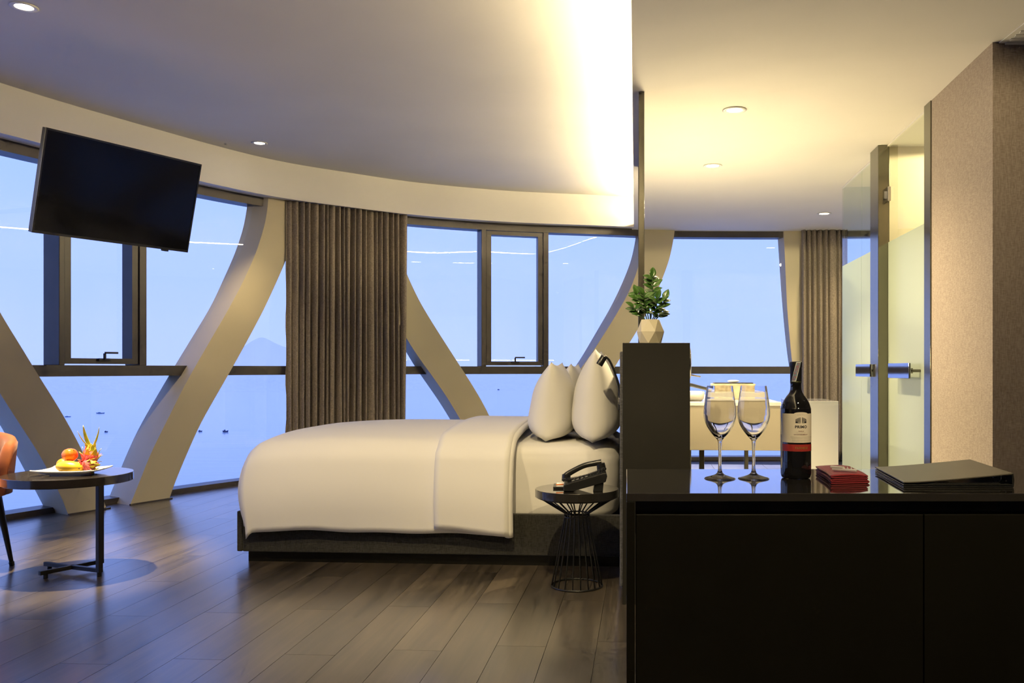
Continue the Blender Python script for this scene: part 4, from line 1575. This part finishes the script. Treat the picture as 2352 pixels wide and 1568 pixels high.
def wine_glass(label, x):
    b = pz(x, 1099, CZ)
    t = thing('wine_glass', b, label, 'glass', 'wine glasses on the bar cabinet')
    # outer then inner profile
    out = [(.0005, .0), (.0385, .0), (.0400, .0015), (.0385, .0032), (.0250, .0070), (.0120, .0120), (.0065, .0190), (.0048, .0300), (.0042, .0600), (.0044, .0900),
           (.0060, .1020), (.0105, .1080), (.0220, .1210), (.0340, .1390), (.0410, .1570), (.0434, .1720), (.0425, .1900), (.0395, .2150), (.0360, .2380), (.0345, .2490)]
    inn = [(.0338, .2490), (.0352, .2380), (.0387, .2150), (.0416, .1900), (.0424, .1720), (.0398, .1575), (.0325, .1405), (.0200, .1235), (.0090, .1145), (.0005, .1120)]
    o = [(r, z) for r, z in cat(out[:], 3)] + inn
    MB().lathe(o, b, 56, False, False).build('goblet', M_CRYSTAL, t, smooth=True, angle=70)
    return t


wine_glass('wine glass further from the bottle on the bar cabinet', 1653.5)
wine_glass('wine glass next to the wine bottle', 1731)


def text_mesh(s, size, font_bold=0.0, spacing=1.0):
    cu = bpy.data.curves.new('t', 'FONT')
    cu.body = s
    cu.size = size
    cu.align_x = 'CENTER'
    cu.align_y = 'CENTER'
    cu.offset = font_bold
    cu.space_character = spacing
    o = bpy.data.objects.new('t', cu)
    COL.objects.link(o)
    bpy.context.view_layer.update()
    dg = bpy.context.evaluated_depsgraph_get()
    me = bpy.data.meshes.new_from_object(o.evaluated_get(dg))
    v = [tuple(p.co) for p in me.vertices]
    f = [tuple(p.vertices) for p in me.polygons]
    bpy.data.objects.remove(o)
    bpy.data.curves.remove(cu)
    bpy.data.meshes.remove(me)
    return v, f


def bottle():
    b = pz(1828, 1097, CZ)
    t = thing('wine_bottle', b, 'dark red wine bottle with cream label on the bar cabinet', 'bottle')
    R = .0403
    gl = mat('bottle_glass', (.006, .006, .007), .04, spec=.6, coat=.5)
    prof = cat([(.001, .004), (.028, .001), (.036, .0015), (R - .001, .007), (R, .014)], 4) + cat([(R, .014), (R, .10), (R, .178), (R - .0010, .190), (R - .006, .205), (.026, .219), (.0185, .229), (.0150, .240), (.0145, .255), (.0143, .262)], 5)[1:]
    MB().lathe(prof, b, 64, True, False).build('glass_body', gl, t, smooth=True, angle=50)
    cap = mat('capsule_foil', (.012, .012, .014), .4)
    MB().lathe([(.0150, .255), (.0153, .256), (.0155, .298), (.0164, .300), (.0166, .309), (.0158, .3125), (.0140, .3138), (.001, .314)], b, 40, False, True).build('capsule', cap, t, smooth=True, angle=40)
    gold = mat('gold_print', (.45, .32, .10), .35, metal=.6)
    MB().lathe([(.0151, .2585), (.01565, .2590), (.01565, .2600), (.0151, .2605)], b, 40, False, False).build('capsule_band', mat('olive_band', (.12, .13, .03), .4), t, smooth=True)
    kz = lambda y: CZ + (1097 - y) / 862.0 - CZ + 0.004      # height above the base for a picture row
    face = math.atan2(-b.y, -b.x)             # towards the camera
    view0 = face

    def cyl(x, z, r):
        a = view0 + x / R       # x to the right seen from the camera = increasing angle
        return (b.x + r * math.cos(a), b.y + r * math.sin(a), b.z + z)
    lab = mat('label_paper', (.72, .66, .56), .65, noise=(30, .03))
    a0, a1 = -1.06 * R, 1.75 * R
    tc = math.radians(20) * R     # label centre
    zb, zt = kz(1016), kz(949.5)

    def fl(u, v):
        x = a0 + (a1 - a0) * u
        h = zt
        if abs(x - tc) < .019: h += .0040 * math.sqrt(max(0, 1 - ((x - tc) / .019) ** 2))
        return cyl(x, zb + (h - zb) * v, R + .0003)
    MB().grid(fl, 60, 3).build('front_label', lab, t, smooth=True)
    red = mat('label_red', (.32, .025, .02), .5)
    MB().grid(lambda u, v: cyl(a0 + (a1 - a0) * u, kz(1036) + (kz(1020) - kz(1036)) * v, R + .0003), 40, 1).build('red_label_band', red, t, smooth=True)
    MB().grid(lambda u, v: cyl(-1.75 * R + .55 * R * u, kz(1055) + (kz(998) - kz(1055)) * v, R + .0003), 10, 1).build('back_label', lab, t, smooth=True)
    ink = mat('label_ink', (.010, .012, .02), .6)
    ink2 = mat('label_ink_red', (.13, .03, .03), .6)
    ink3 = mat('label_ink_grey', (.26, .23, .20), .7)

    def put(s, x, z, size, m, name, bold=0.0, sx=1.0, spacing=1.0, arch=0.0):
        v, f = text_mesh(s, size, bold, spacing)
        vv = [cyl(tc + x + p[0] * sx, z + p[1] - arch * (p[0] / .012) ** 2, R + .0006) for p in v]
        MB().add(vv, f).build(name, m, t)
    put('PRIMO', 0, kz(980), .0098, ink, 'brand_print', .00035, 1.05, 1.12)
    put('PUGLIA', 0, kz(989.8), .0042, ink2, 'region_print', .00008, 1.0, 1.05)
    put('INDICAZIONE GEOGRAFICA TIPICA', 0, kz(993.7), .0016, ink3, 'small_print')
    put('SANGIOVESE-MERLOT', 0, kz(997.6), .0042, ink2, 'grape_print', .00006, .93)
    put('PRODUCT OF ITALY', 0, kz(952.0), .0020, ink3, 'origin_print', 0, 1.1, 1.1, .0016)
    put('FARNESE', .002, kz(1028.4), .0088, gold, 'maker_print', .0001, .98, 1.08)
    for i, (y, w) in enumerate(((1003, .064), (1006, .060), (1009.7, .056), (1012.6, .054))):
        # rows of unreadable fine print
        mb = MB()
        rnd = random.Random(i)
        x = -w / 2
        while x < w / 2:
            l = rnd.uniform(.0012, .0042)
            vs_ = [cyl(tc + .004 + xx, kz(y) + zz, R + .0006) for xx, zz in ((x, -.00035), (x + l, -.00035), (x + l, .00035), (x, .00035))]
            mb.add(vs_, [(0, 1, 2, 3)])
            x += l + .0008
        mb.build('fine_print', ink3, t)
    # double gate emblem
    mb = MB()
    def quad(pts): mb.add([cyl(tc + x, z, R + .0006) for x, z in pts], [(0, 1, 2, 3)])
    zc = kz(971)
    for sx in (-1, 1):
        inner, outer_ = .0016 * sx, .0150 * sx
        hi_, ho = .0150, .0095
        top = lambda f_: hi_ * (1 - f_) + ho * f_ + .0006 * math.sin(math.pi * f_)
        X = lambda f_: inner + (outer_ - inner) * f_
        for k in range(9):
            f0 = k / 8.6; f1 = f0 + .055
            quad([(X(f0), zc), (X(f1), zc), (X(f1), zc + top(f1)), (X(f0), zc + top(f0))])
        for lo in (0, .35, .62, .93):
            for k in range(6):
                f0, f1 = k / 6, (k + 1) / 6
                quad([(X(f0), zc + top(f0) * lo), (X(f1), zc + top(f1) * lo), (X(f1), zc + top(f1) * lo + .0010), (X(f0), zc + top(f0) * lo + .0010)])
        quad([(X(.55), zc), (X(1.0), zc), (X(1.0), zc + .0042), (X(.55), zc + .0030)])
    mb.build('gate_emblem', ink, t)
    # tax stamp over the capsule
    st = mat('stamp_paper', (.62, .66, .64), .6)
    stc = mat('stamp_print', (.10, .30, .40), .6, noise=(260, .9), col2=(.35, .10, .12))
    def strip(name, w0, r, m, za, zb_, shrink=0.0):
        def fn(u, v):
            z = za + (zb_ - za) * v
            xs = (.0075 - .0135 * (1 - v)) + (u - .5) * w0
            rr = .0158 + (.0010 if z > .297 else 0) + r
            a = view0 + xs / .0158
            return (b.x + rr * math.cos(a), b.y + rr * math.sin(a), b.z + z)
        MB().grid(fn, 8, 12).build(name, m, t, smooth=True)
    strip('tax_stamp', .0125, .0004, st, kz(876), .3125)
    strip('tax_stamp_print', .0098, .0007, stc, kz(874), .3105)
    MB().box(b + Vector((0.004, -.002, .3142)), (.010, .026, .0008), (.9, .3, 0), (-.3, .9, 0)).build('tax_stamp_fold', st, t)


bottle()


def napkin():
    m = mat('crimson_cloth', (.20, .004, .012), .75, sheen=.15, bump=(400, .2))
    nl = pz(1909, 1112, CZ); nr = pz(1994, 1110, CZ)
    wv = nr - nl
    dv = Vector((.030, .245, 0))
    t = thing('folded_napkin', nl + wv / 2 + dv / 2, 'folded crimson cloth napkin between bottle and menu folder', 'napkin')
    # zig-zag folded section along wv
    ex = wv.normalized(); w = wv.length
    r = .0022
    layers = [(.0022, 0, w), (.0066, .003, w), (.0110, .001, w - .004), (.0156, .004, w - .012), (.0204, .0, w)]
    path = []
    for i, (z, a, b_) in enumerate(layers):
        xs = [a + (b_ - a) * k / 8 for k in range(9)]
        if i % 2: xs = xs[::-1]
        for x in xs:
            f_ = x / w
            droop = -.0025 * max(0, f_ - .75) / .25 if i == 4 else 0
            lift = .0020 * math.sin(math.pi * f_) * i / 4
            path.append((x, z + droop + lift))
        if i < 4:
            zz = layers[i + 1][0]
            side = 1 if i % 2 == 0 else -1
            path.append((xs[-1] + side * .0032, (z + zz) / 2))
    n = 12
    mb = MB()
    rows = []
    for j in range(n + 1):
        v = j / n
        sh = .003 * math.sin(5 * v)
        rows.append([(nl + ex * (x + sh) + dv * v + Vector((0, 0, z * (1 - .12 * v)))) for x, z in path])
    vs_ = [p for r_ in rows for p in r_]
    k = len(path)
    fs_ = [(j * k + i, j * k + i + 1, (j + 1) * k + i + 1, (j + 1) * k + i) for j in range(n) for i in range(k - 1)]
    mb.add(vs_, fs_).build('cloth', m, t, smooth=True, solid=.0034)
    # corkscrew lying on it
    c = nl + ex * .050 + dv * .26 + Vector((0, 0, .0255))
    M_SILV = mat('bright_silver', (.80, .80, .78), .32, metal=.5)
    ck = thing('corkscrew', c, 'silver corkscrew lying on the crimson napkin', 'corkscrew')
    d_ = Vector((.78, -.62, 0)).normalized(); s_ = Vector((-d_.y, d_.x, 0))
    def bar3(x0, x1, w0, h0, z, name, mm):
        MB().box(c + d_ * (x0 + x1) / 2 + Vector((0, 0, z)), (x1 - x0, w0, h0), d_, s_).build(name, mm, ck, bevel=.0015)
    bar3(-.035, .032, .010, .006, .003, 'handle', M_SILV)
    bar3(-.040, -.005, .009, .005, .0085, 'lever', M_SILV)
    co = []
    for i in range(60):
        u = i / 59; a = u * 2 * math.pi * 5
        co.append(c + d_ * (-.03 + .05 * u) + s_ * (.010 + .0035 * math.cos(a)) + Vector((0, 0, .006 + .0035 * math.sin(a))))
    MB().tube(co, .0011, 6).build('worm', M_SILV, ck, smooth=True)


napkin()


def folder():
    lm = mat('grey_leatherette', (.075, .068, .055), .38, bump=(500, .25), noise=(8, .05))
    le = mat('black_edge', (.012, .012, .012), .3)
    nl, nr, fl = pz(2075.5, 1119.5, CZ), pz(2327.6, 1119.5, CZ), pz(2009.6, 1083, CZ)
    ex = (nr - nl); w = ex.length; ex.normalize()
    dv = fl - nl; dl = dv.length; ey = dv.normalized()
    t = thing('menu_folder', (nl + nr) / 2 + dv / 2, 'thick dark grey ring binder menu at the right of the bar cabinet', 'folder')
    Z = Vector((0, 0, 1))
    P = lambda x, y, z: nl + ex * x + ey * y + Z * z

    def cover(name, zf, th, m, x0=0.0, x1=None, inset=0.0):
        x1 = x1 or w
        n = 16
        v, f = [], []
        for i in range(n + 1):
            x = x0 + (x1 - x0) * i / n
            for y, dz in ((inset, 0), (inset, th), (dl - inset, th), (dl - inset, 0)):
                v.append(P(x, y, zf(x / w) + dz))
        for i in range(n):
            for k in range(4): f.append((4 * i + k, 4 * i + (k + 1) % 4, 4 * i + 4 + (k + 1) % 4, 4 * i + 4 + k))
        f += [(3, 2, 1, 0), tuple(4 * n + k for k in range(4))]
        return MB().add(v, f).build(name, m, t, bevel=.0011)
    rise = lambda f_: .0135 + .0215 * (max(0, f_ - .06) / .94) ** 1.25
    cover('lower_cover', lambda f_: .0, .0032, le)
    cover('lower_pages', lambda f_: .0032, .0016, le, .004, w - .012, .004)
    cover('middle_cover', lambda f_: .0048, .0030, le)
    cover('pages', lambda f_: .0080, .0028, le, .004, w - .03, .004)
    cover('top_cover', lambda f_: rise(f_) - .0022, .0032, lm)
    MB().extrude([P(w - .003, 0, .0), P(w + .0015, 0, .002), P(w + .003, 0, .018), P(w + .0005, 0, .0352), P(w - .003, 0, .0352)], ey * dl).build('spine', le, t, bevel=.001)
    for y in (.03, dl * .5, dl - .03):
        cc = P(w - .030, y, .0195)
        ring = [cc + ex * .0105 * math.cos(2 * math.pi * k / 24) + Z * .0105 * math.sin(2 * math.pi * k / 24) for k in range(24)]
        MB().tube(ring, .0010, 6, closed=True).build('ring', M_CHROME, t, smooth=True)
    MB().box(P(w - .010, dl / 2, .019), (.004, dl - .04, .012), ex, ey).build('ring_rail', M_CHROME, t, bevel=.001)


folder()


# ------------------------------------------------------------------ vanity behind the partition
def vanity():
    zt = 0.90
    nr = pz(1794.5, 923, zt)            # near right corner of the slab
    xl = PA0.x + PW + (nr.y - PA0.y) * 0.0675
    dep = nr.x - xl - .004
    ln = 1.75
    O = Vector((nr.x - dep * AR.x, nr.y - dep * AR.y, 0))
    P = lambda u, v, z: O + AR * u + AX * v + Vector((0, 0, z))
    t = thing('vanity_counter', P(dep / 2, ln / 2, 0), 'cream vanity with white top behind the headboard partition', 'vanity')
    sl = .028
    def pr(u0, u1, v0, v1, z0, z1, name, m, bevel=.003):
        MB().prism([P(u, v, 0).to_2d() for u, v in ((u0, v0), (u1, v0), (u1, v1), (u0, v1))], z0, z1).build(name, m, t, bevel=bevel)
    pr(0, dep, 0, ln, zt - sl, zt, 'worktop', M_PORC)
    apz = H - (1035 - CY) / F * nr.y
    pr(0.01, dep - .004, .004, ln - .01, apz, zt - sl, 'cabinet_body', M_VANITY)
    pr(.17, .205, .04, .08, 0, apz, 'leg', M_STEEL)
    pr(.17, .205, ln - .08, ln - .04, 0, apz, 'leg', M_STEEL)
    pr(dep - .06, dep - .025, ln - .08, ln - .04, 0, apz, 'leg', M_STEEL)
    MB().tube([P(.08, .10, .0), P(.08, .10, apz)], .028, 16).build('drain_pipe', M_CHROME, t, smooth=True, angle=50)
    # vessel basin
    bc = P(.115, .24, zt)
    bs = thing('wash_basin', bc, 'white rectangular wash basin standing on the vanity', 'basin')
    def rim(r0, z, k=6):
        out = []
        for i in range(40):
            a = 2 * math.pi * i / 40
            rr = (abs(math.cos(a)) ** k + abs(math.sin(a)) ** k) ** (-1 / k)
            out.append(bc + AR * (.100 * r0 * rr * math.cos(a)) + AX * (.17 * r0 * rr * math.sin(a)) + Vector((0, 0, z)))
        return out
    rings = [rim(.80, .0), rim(.96, .02), rim(1.0, .062), rim(.985, .066), rim(.93, .064), rim(.88, .03), rim(.55, .018)]
    v = [p for r_ in rings for p in r_]
    f = [tuple(reversed(range(40)))]
    for j in range(len(rings) - 1):
        for i in range(40): f.append((j * 40 + i, j * 40 + (i + 1) % 40, (j + 1) * 40 + (i + 1) % 40, (j + 1) * 40 + i))
    f.append(tuple((len(rings) - 1) * 40 + i for i in range(40)))
    MB().add(v, f).build('bowl', M_PORC, bs, smooth=True, angle=50)
    # faucet
    fb = P(.03, .46, zt)
    fa = thing('faucet', fb, 'dark arched faucet between partition and tissue box', 'faucet')
    tip = pd(1624, 893, fb.y + .05); up1 = pd(1587, 879, fb.y)
    MB().tube([fb, Vector((fb.x, fb.y, up1.z))], .016, 14).build('riser', M_STEEL, fa, smooth=True, angle=50)
    q0 = Vector((fb.x, fb.y, up1.z + .003))
    MB().tube([q0, q0.lerp(tip, .5) + Vector((0, 0, .004)), tip], [.016, .014, .012], 12).build('spout', M_BLACK, fa, smooth=True, angle=50)
    # tissue box with tray lid and soap
    xb0, xb1 = 1636, 1735
    p0, p1 = pz(xb0, 917, zt), pz(xb1, 917, zt)
    bw = p1.x - p0.x
    c = (p0 + p1) / 2 + AX * .08
    h = 36 / F * p0.y
    stone = mat('travertine', (.42, .36, .25), .5, noise=(14, .3), bump=(40, .1))
    tb = thing('amenity_box', c, 'beige stone amenity box with a dark tray lid on the vanity', 'box')
    MB().box(c + Vector((0, 0, h / 2)), (bw, .16, h), AR, AX).build('box', stone, tb, bevel=.003)
    MB().box(c + Vector((0, 0, h + .004)), (bw * .90, .15, .008), AR, AX).build('tray', M_BLACK, tb, bevel=.002)
    sp = MB().ball(c + Vector((0.005, 0, h + .018)), (.045, .03, .010), 20, 10).build('soap', M_PORC, None, smooth=True, base=c + Vector((0, 0, h + .018)))
    tag(sp, 'white oval soap on the dark tray lid', 'soap')
    # round shaving mirror on the partition, seen from its edge
    dm = 5.35
    mx = PA0.x + PW + (dm - PA0.y) * .0675
    mc = Vector((mx + .058, dm, H + (CY - 834) / F * dm))
    sm = thing('shaving_mirror', mc, 'round white-rimmed shaving mirror with chrome arm on the partition', 'mirror')
    n_ = Vector((.985, -.05, 0)).normalized()
    sd = Vector((-n_.y, n_.x, 0))
    cir = [mc + sd * .085 * math.cos(2 * math.pi * k / 32) + Vector((0, 0, .045 + .0 * k)) * 0 + Vector((0, 0, .09 * math.sin(2 * math.pi * k / 32))) for k in range(32)]
    MB().tube(cir, .009, 8, closed=True).build('rim', M_CHROME, sm, smooth=True)
    MB().extrude([p - n_ * .004 for p in cir], n_ * .008).build('disc', M_PORC, sm)
    MB().tube([Vector((mx, dm, mc.z)), mc], .007, 8).build('arm', M_CHROME, sm, smooth=True)
    a0 = Vector((mx, dm, H - (856 - CY) / F * dm)); a1 = pd(1609, 865, dm)
    hk = thing('chrome_hook', a0, 'slim chrome hook below the shaving mirror', 'hook')
    MB().tube([a0, a0.lerp(a1, .3), a1], [.008, .007, .005], 10).build('peg', M_CHROME, hk, smooth=True)
    MB().lathe([(.001, 0), (.02, 0), (.02, .006), (.001, .006)], (0, 0, 0), 20)
    # mirror light: strip under the mirror screen on the bathroom side
    ls = thing('vanity_light', PT(2.2, PW - .02, PZT), 'warm light strip along the partition above the vanity', 'light strip')
    q = [PT(1.3, PW + .002), PT(1.3, PW + .020), PT(3.2, PW + .020), PT(3.2, PW + .002)]
    MB().prism([p.to_2d() for p in q], PZT - .09, PZT - .075).build('diffuser', emit_mat('vanity_led', WARM, 110.0), ls)
    MB().prism([p.to_2d() for p in q], PZT - .075, PZT - .060).build('housing', M_STEEL, ls)
    us = thing('added_uplight', PT(2.2, PW - .05, PZT), 'added hidden glowing strip on the partition brightening the lower ceiling', 'light strip')  # glowing strip added out of sight to throw light on the soffit
    q = [PT(1.35, PW - .09), PT(1.35, PW - .06), PT(3.6, PW - .06), PT(3.6, PW - .09)]
    MB().prism([p.to_2d() for p in q], PZT + .006, PZT + .012).build('diffuser', emit_mat('uplight_fill', WARM, 220.0), us)
    MB().prism([p.to_2d() for p in q], PZT, PZT + .006).build('housing', M_STEEL, us)
    # low white wall at the far end of the bathroom
    a, b = pz(1822, 921, .80), pz(1926, 921, .80)
    lw = thing('bath_surround', (a + b) / 2, 'glossy white low bath surround beside the bathroom glass', 'bath')
    poly = [a.to_2d(), b.to_2d(), (b + AX * .8).to_2d(), (a + AX * .8).to_2d()]
    MB().prism(poly, 0, .782).build('panel', M_WHITE, lw, bevel=.004)
    MB().prism(poly, .782, .80).build('ledge', M_WHITE, lw, bevel=.004)


vanity()


# ------------------------------------------------------------------ bathroom glass
def enclosure():
    A, G = pz(2140, 230, Z_LOW), pz(1927, 430, Z_LOW)
    A.z = G.z = 0
    dr = (G - A).normalized(); rt = Vector((dr.y, -dr.x, 0))
    Dl = (G - A).length
    P = lambda u, v, z=0.0: A + dr * u + rt * v + Vector((0, 0, z))
    def u_at(x, v=0.0):     # distance along the line (moved sideways by v) where picture column x meets it
        a = (x - CX) / F
        return (a * (A.y + rt.y * v) - A.x - rt.x * v) / (dr.x - a * dr.y)
    ZF = 2.09
    def sheet(parent, u0, u1, z0, z1, m, name, v0=0.03, v1=0.042):
        return MB().prism([P(u0, v0).to_2d(), P(u1, v0).to_2d(), P(u1, v1).to_2d(), P(u0, v1).to_2d()], z0, z1).build(name, m, parent)

    def panel(label, u0, u1, name='glass_panel', cat_='glass panel', v0=.03, zt=None):
        zt = zt or Z_LOW - .002
        t = thing(name, P((u0 + u1) / 2, v0), label, cat_, 'bathroom glass panels')
        sheet(t, u0, u1, .012, ZF, M_FROST, 'frosted_pane', v0, v0 + .010)
        sheet(t, u0, u1, ZF, zt, M_SHGLASS, 'clear_pane', v0, v0 + .010)
        return t
    # dark posts
    def post(label, u0, u1, v0, v1):
        o = MB().prism([P(u0, v0).to_2d(), P(u1, v0).to_2d(), P(u1, v1).to_2d(), P(u0, v1).to_2d()], 0, Z_LOW).build('screen_post', M_POST, None, bevel=.003, base=P((u0 + u1) / 2, (v0 + v1) / 2))
        return tag(o, label, 'post', 'dark posts of the bathroom glass')
    post('narrow dark post at the end of the papered wall', .002, u_at(2125), -.008, .05)
    up0 = u_at(2017); 
    pp = pz(2017, 333, Z_LOW)
    up = (pp - A).to_2d().dot(dr.to_2d()); vp = (pp.to_2d() - A.to_2d()).dot(rt.to_2d())
    post('thick dark post in the middle of the bathroom glass', up, up + .235, vp, vp + .085)
    u_d = u_at(2113)
    panel('narrow glass strip beside the papered wall', u_at(2125) + .002, u_d - .003)
    ud1 = up - .004
    dt = panel('frosted bathroom glass door between the two dark posts', u_d + .003, ud1, 'glass_door', 'door')
    uj = u_at(1970)
    panel('frosted glass panel beyond the thick dark post', up + .24, uj - .004)
    panel('farthest frosted glass panel beside the white bath surround', uj + .004, Dl)
    # return panel
    t = thing('glass_panel', P(Dl, .6), 'glass panel closing the far end of the shower', 'glass panel', 'bathroom glass panels')
    MB().prism([P(Dl - .012, .042).to_2d(), P(Dl - .002, .042).to_2d(), P(Dl - .002, 1.59).to_2d(), P(Dl - .012, 1.59).to_2d()], .012, ZF).build('frosted_pane', M_FROST, t)
    MB().prism([P(Dl - .012, .042).to_2d(), P(Dl - .002, .042).to_2d(), P(Dl - .002, 1.59).to_2d(), P(Dl - .012, 1.59).to_2d()], ZF, Z_LOW - .002).build('clear_pane', M_SHGLASS, t)
    # top channel
    tr = MB().prism([P(.05, .026).to_2d(), P(Dl, .026).to_2d(), P(Dl, .046).to_2d(), P(.05, .046).to_2d()], Z_LOW - .012, Z_LOW).build('trim_2', M_TRIM)
    tag(tr, 'thin white channel along the top of the bathroom glass', kind='structure')
    # handles: polished plates
    def handle(parent, u0, u1, z, name='handle'):
        h = .105
        c = P((u0 + u1) / 2, -.045, z)
        o = MB().box(c, (u1 - u0, .014, h), dr, rt).build(name, M_HAND, parent, bevel=.003)
        for u in (u0 + .03, u1 - .03):
            MB().tube([P(u, -.045, z), P(u, .03, z)], .009, 12).build('standoff', M_CHROME, o, smooth=True, base=BASE[parent.name])
        return o
    zh = H - (851 - CY) / F * 6.2
    h0, h1 = u_at(2088, -.05), u_at(2040, -.05)
    handle(dt, min(h0, h1), max(h0, h1), zh)
    kn = P(u_at(2093, -.03), .0, zh)
    MB().tube([kn + rt * .03, kn - rt * .02, kn - rt * .022, kn - rt * .035], [.010, .010, .018, .018], 16).build('knob', M_STEEL, dt, smooth=True, angle=50)
    # second plate on the panel behind the post
    t2 = thing('towel_plate', P(up + .36, -.045, zh), 'polished steel plate handle left of the thick dark post', 'handle')
    q0, q1 = u_at(2000, -.06), u_at(1967, -.06)
    c = P((q0 + q1) / 2, -.06, zh)
    MB().box(c, (q1 - q0, .014, .10), dr, rt).build('plate', M_HAND, t2, bevel=.003)
    for u in (q0 + .05, q1 - .05):
        MB().tube([P(u, -.06, zh), P(u, .03, zh)], .009, 12).build('standoff', M_CHROME, t2, smooth=True)
    # hinge on the door
    hz = H + (CY - 447) / F * (A.y + dr.y * (ud1 - .03))
    hg = MB().box(P(ud1 - .035, .020, hz), (.07, .024, .11), dr, rt)
    hg.box(P(ud1 - .005, .012, hz), (.02, .03, .06), dr, rt)
    hg.build('hinge', M_CHROME, dt, bevel=.003)
    # shower walls
    tile = mat('shower_tile', (.62, .58, .46), .35, noise=(4, .06))
    w = MB().prism([P(.05, 1.6).to_2d(), P(Dl + .2, 1.6).to_2d(), P(Dl + .2, 1.7).to_2d(), P(.05, 1.7).to_2d()], 0, Z_LOW).build('wall_shower', tile)
    tag(w, 'beige tiled shower wall behind the glass', kind='structure')
    downlight(P(.55, .8, Z_LOW), 'downlight inside the room behind the glass door', 32, 176, blend=.05)
    downlight(P(2.2, .8, Z_LOW), 'downlight inside the glass shower beyond the thick post', 45, 176, blend=.05)
    downlight(P(Dl + 1.1, .9, Z_LOW), 'added fill light beyond the far end of the shower glass', 25, 150, blend=.4)  # added lamp, brightens the ceiling seen through the clear panes
    cw = MB().prism([P(up + .06, vp + .09).to_2d(), P(up + .06, 1.598).to_2d(), P(up + .16, 1.598).to_2d(), P(up + .16, vp + .09).to_2d()], 0, Z_LOW).build('wall_cross', tile)
    tag(cw, 'beige tiled wall behind the glass door', kind='structure')


M_POST = mat('dark_post', (.17, .16, .12), .14, metal=.85)
M_HAND = mat('mirror_plate', (.50, .52, .58), .06, metal=1.0)
enclosure()


# ceiling grille at the upper right
def grille():
    c = pz(2395, 78, Z_LOW)
    t = thing('ceiling_vent', c, 'white ceiling air grille at the upper right corner', 'vent')
    MB().box(c - Vector((0, 0, .003)), (.34, .30, .006)).build('frame', M_TRIM, t, bevel=.002)
    for i in range(5):
        MB().box(c + Vector((0, -.10 + i * .05, -.009)), (.28, .018, .006), (1, 0, 0), (0, .9, -.4), (0, .4, .9)).build('slat', M_TRIM, t)


grille()
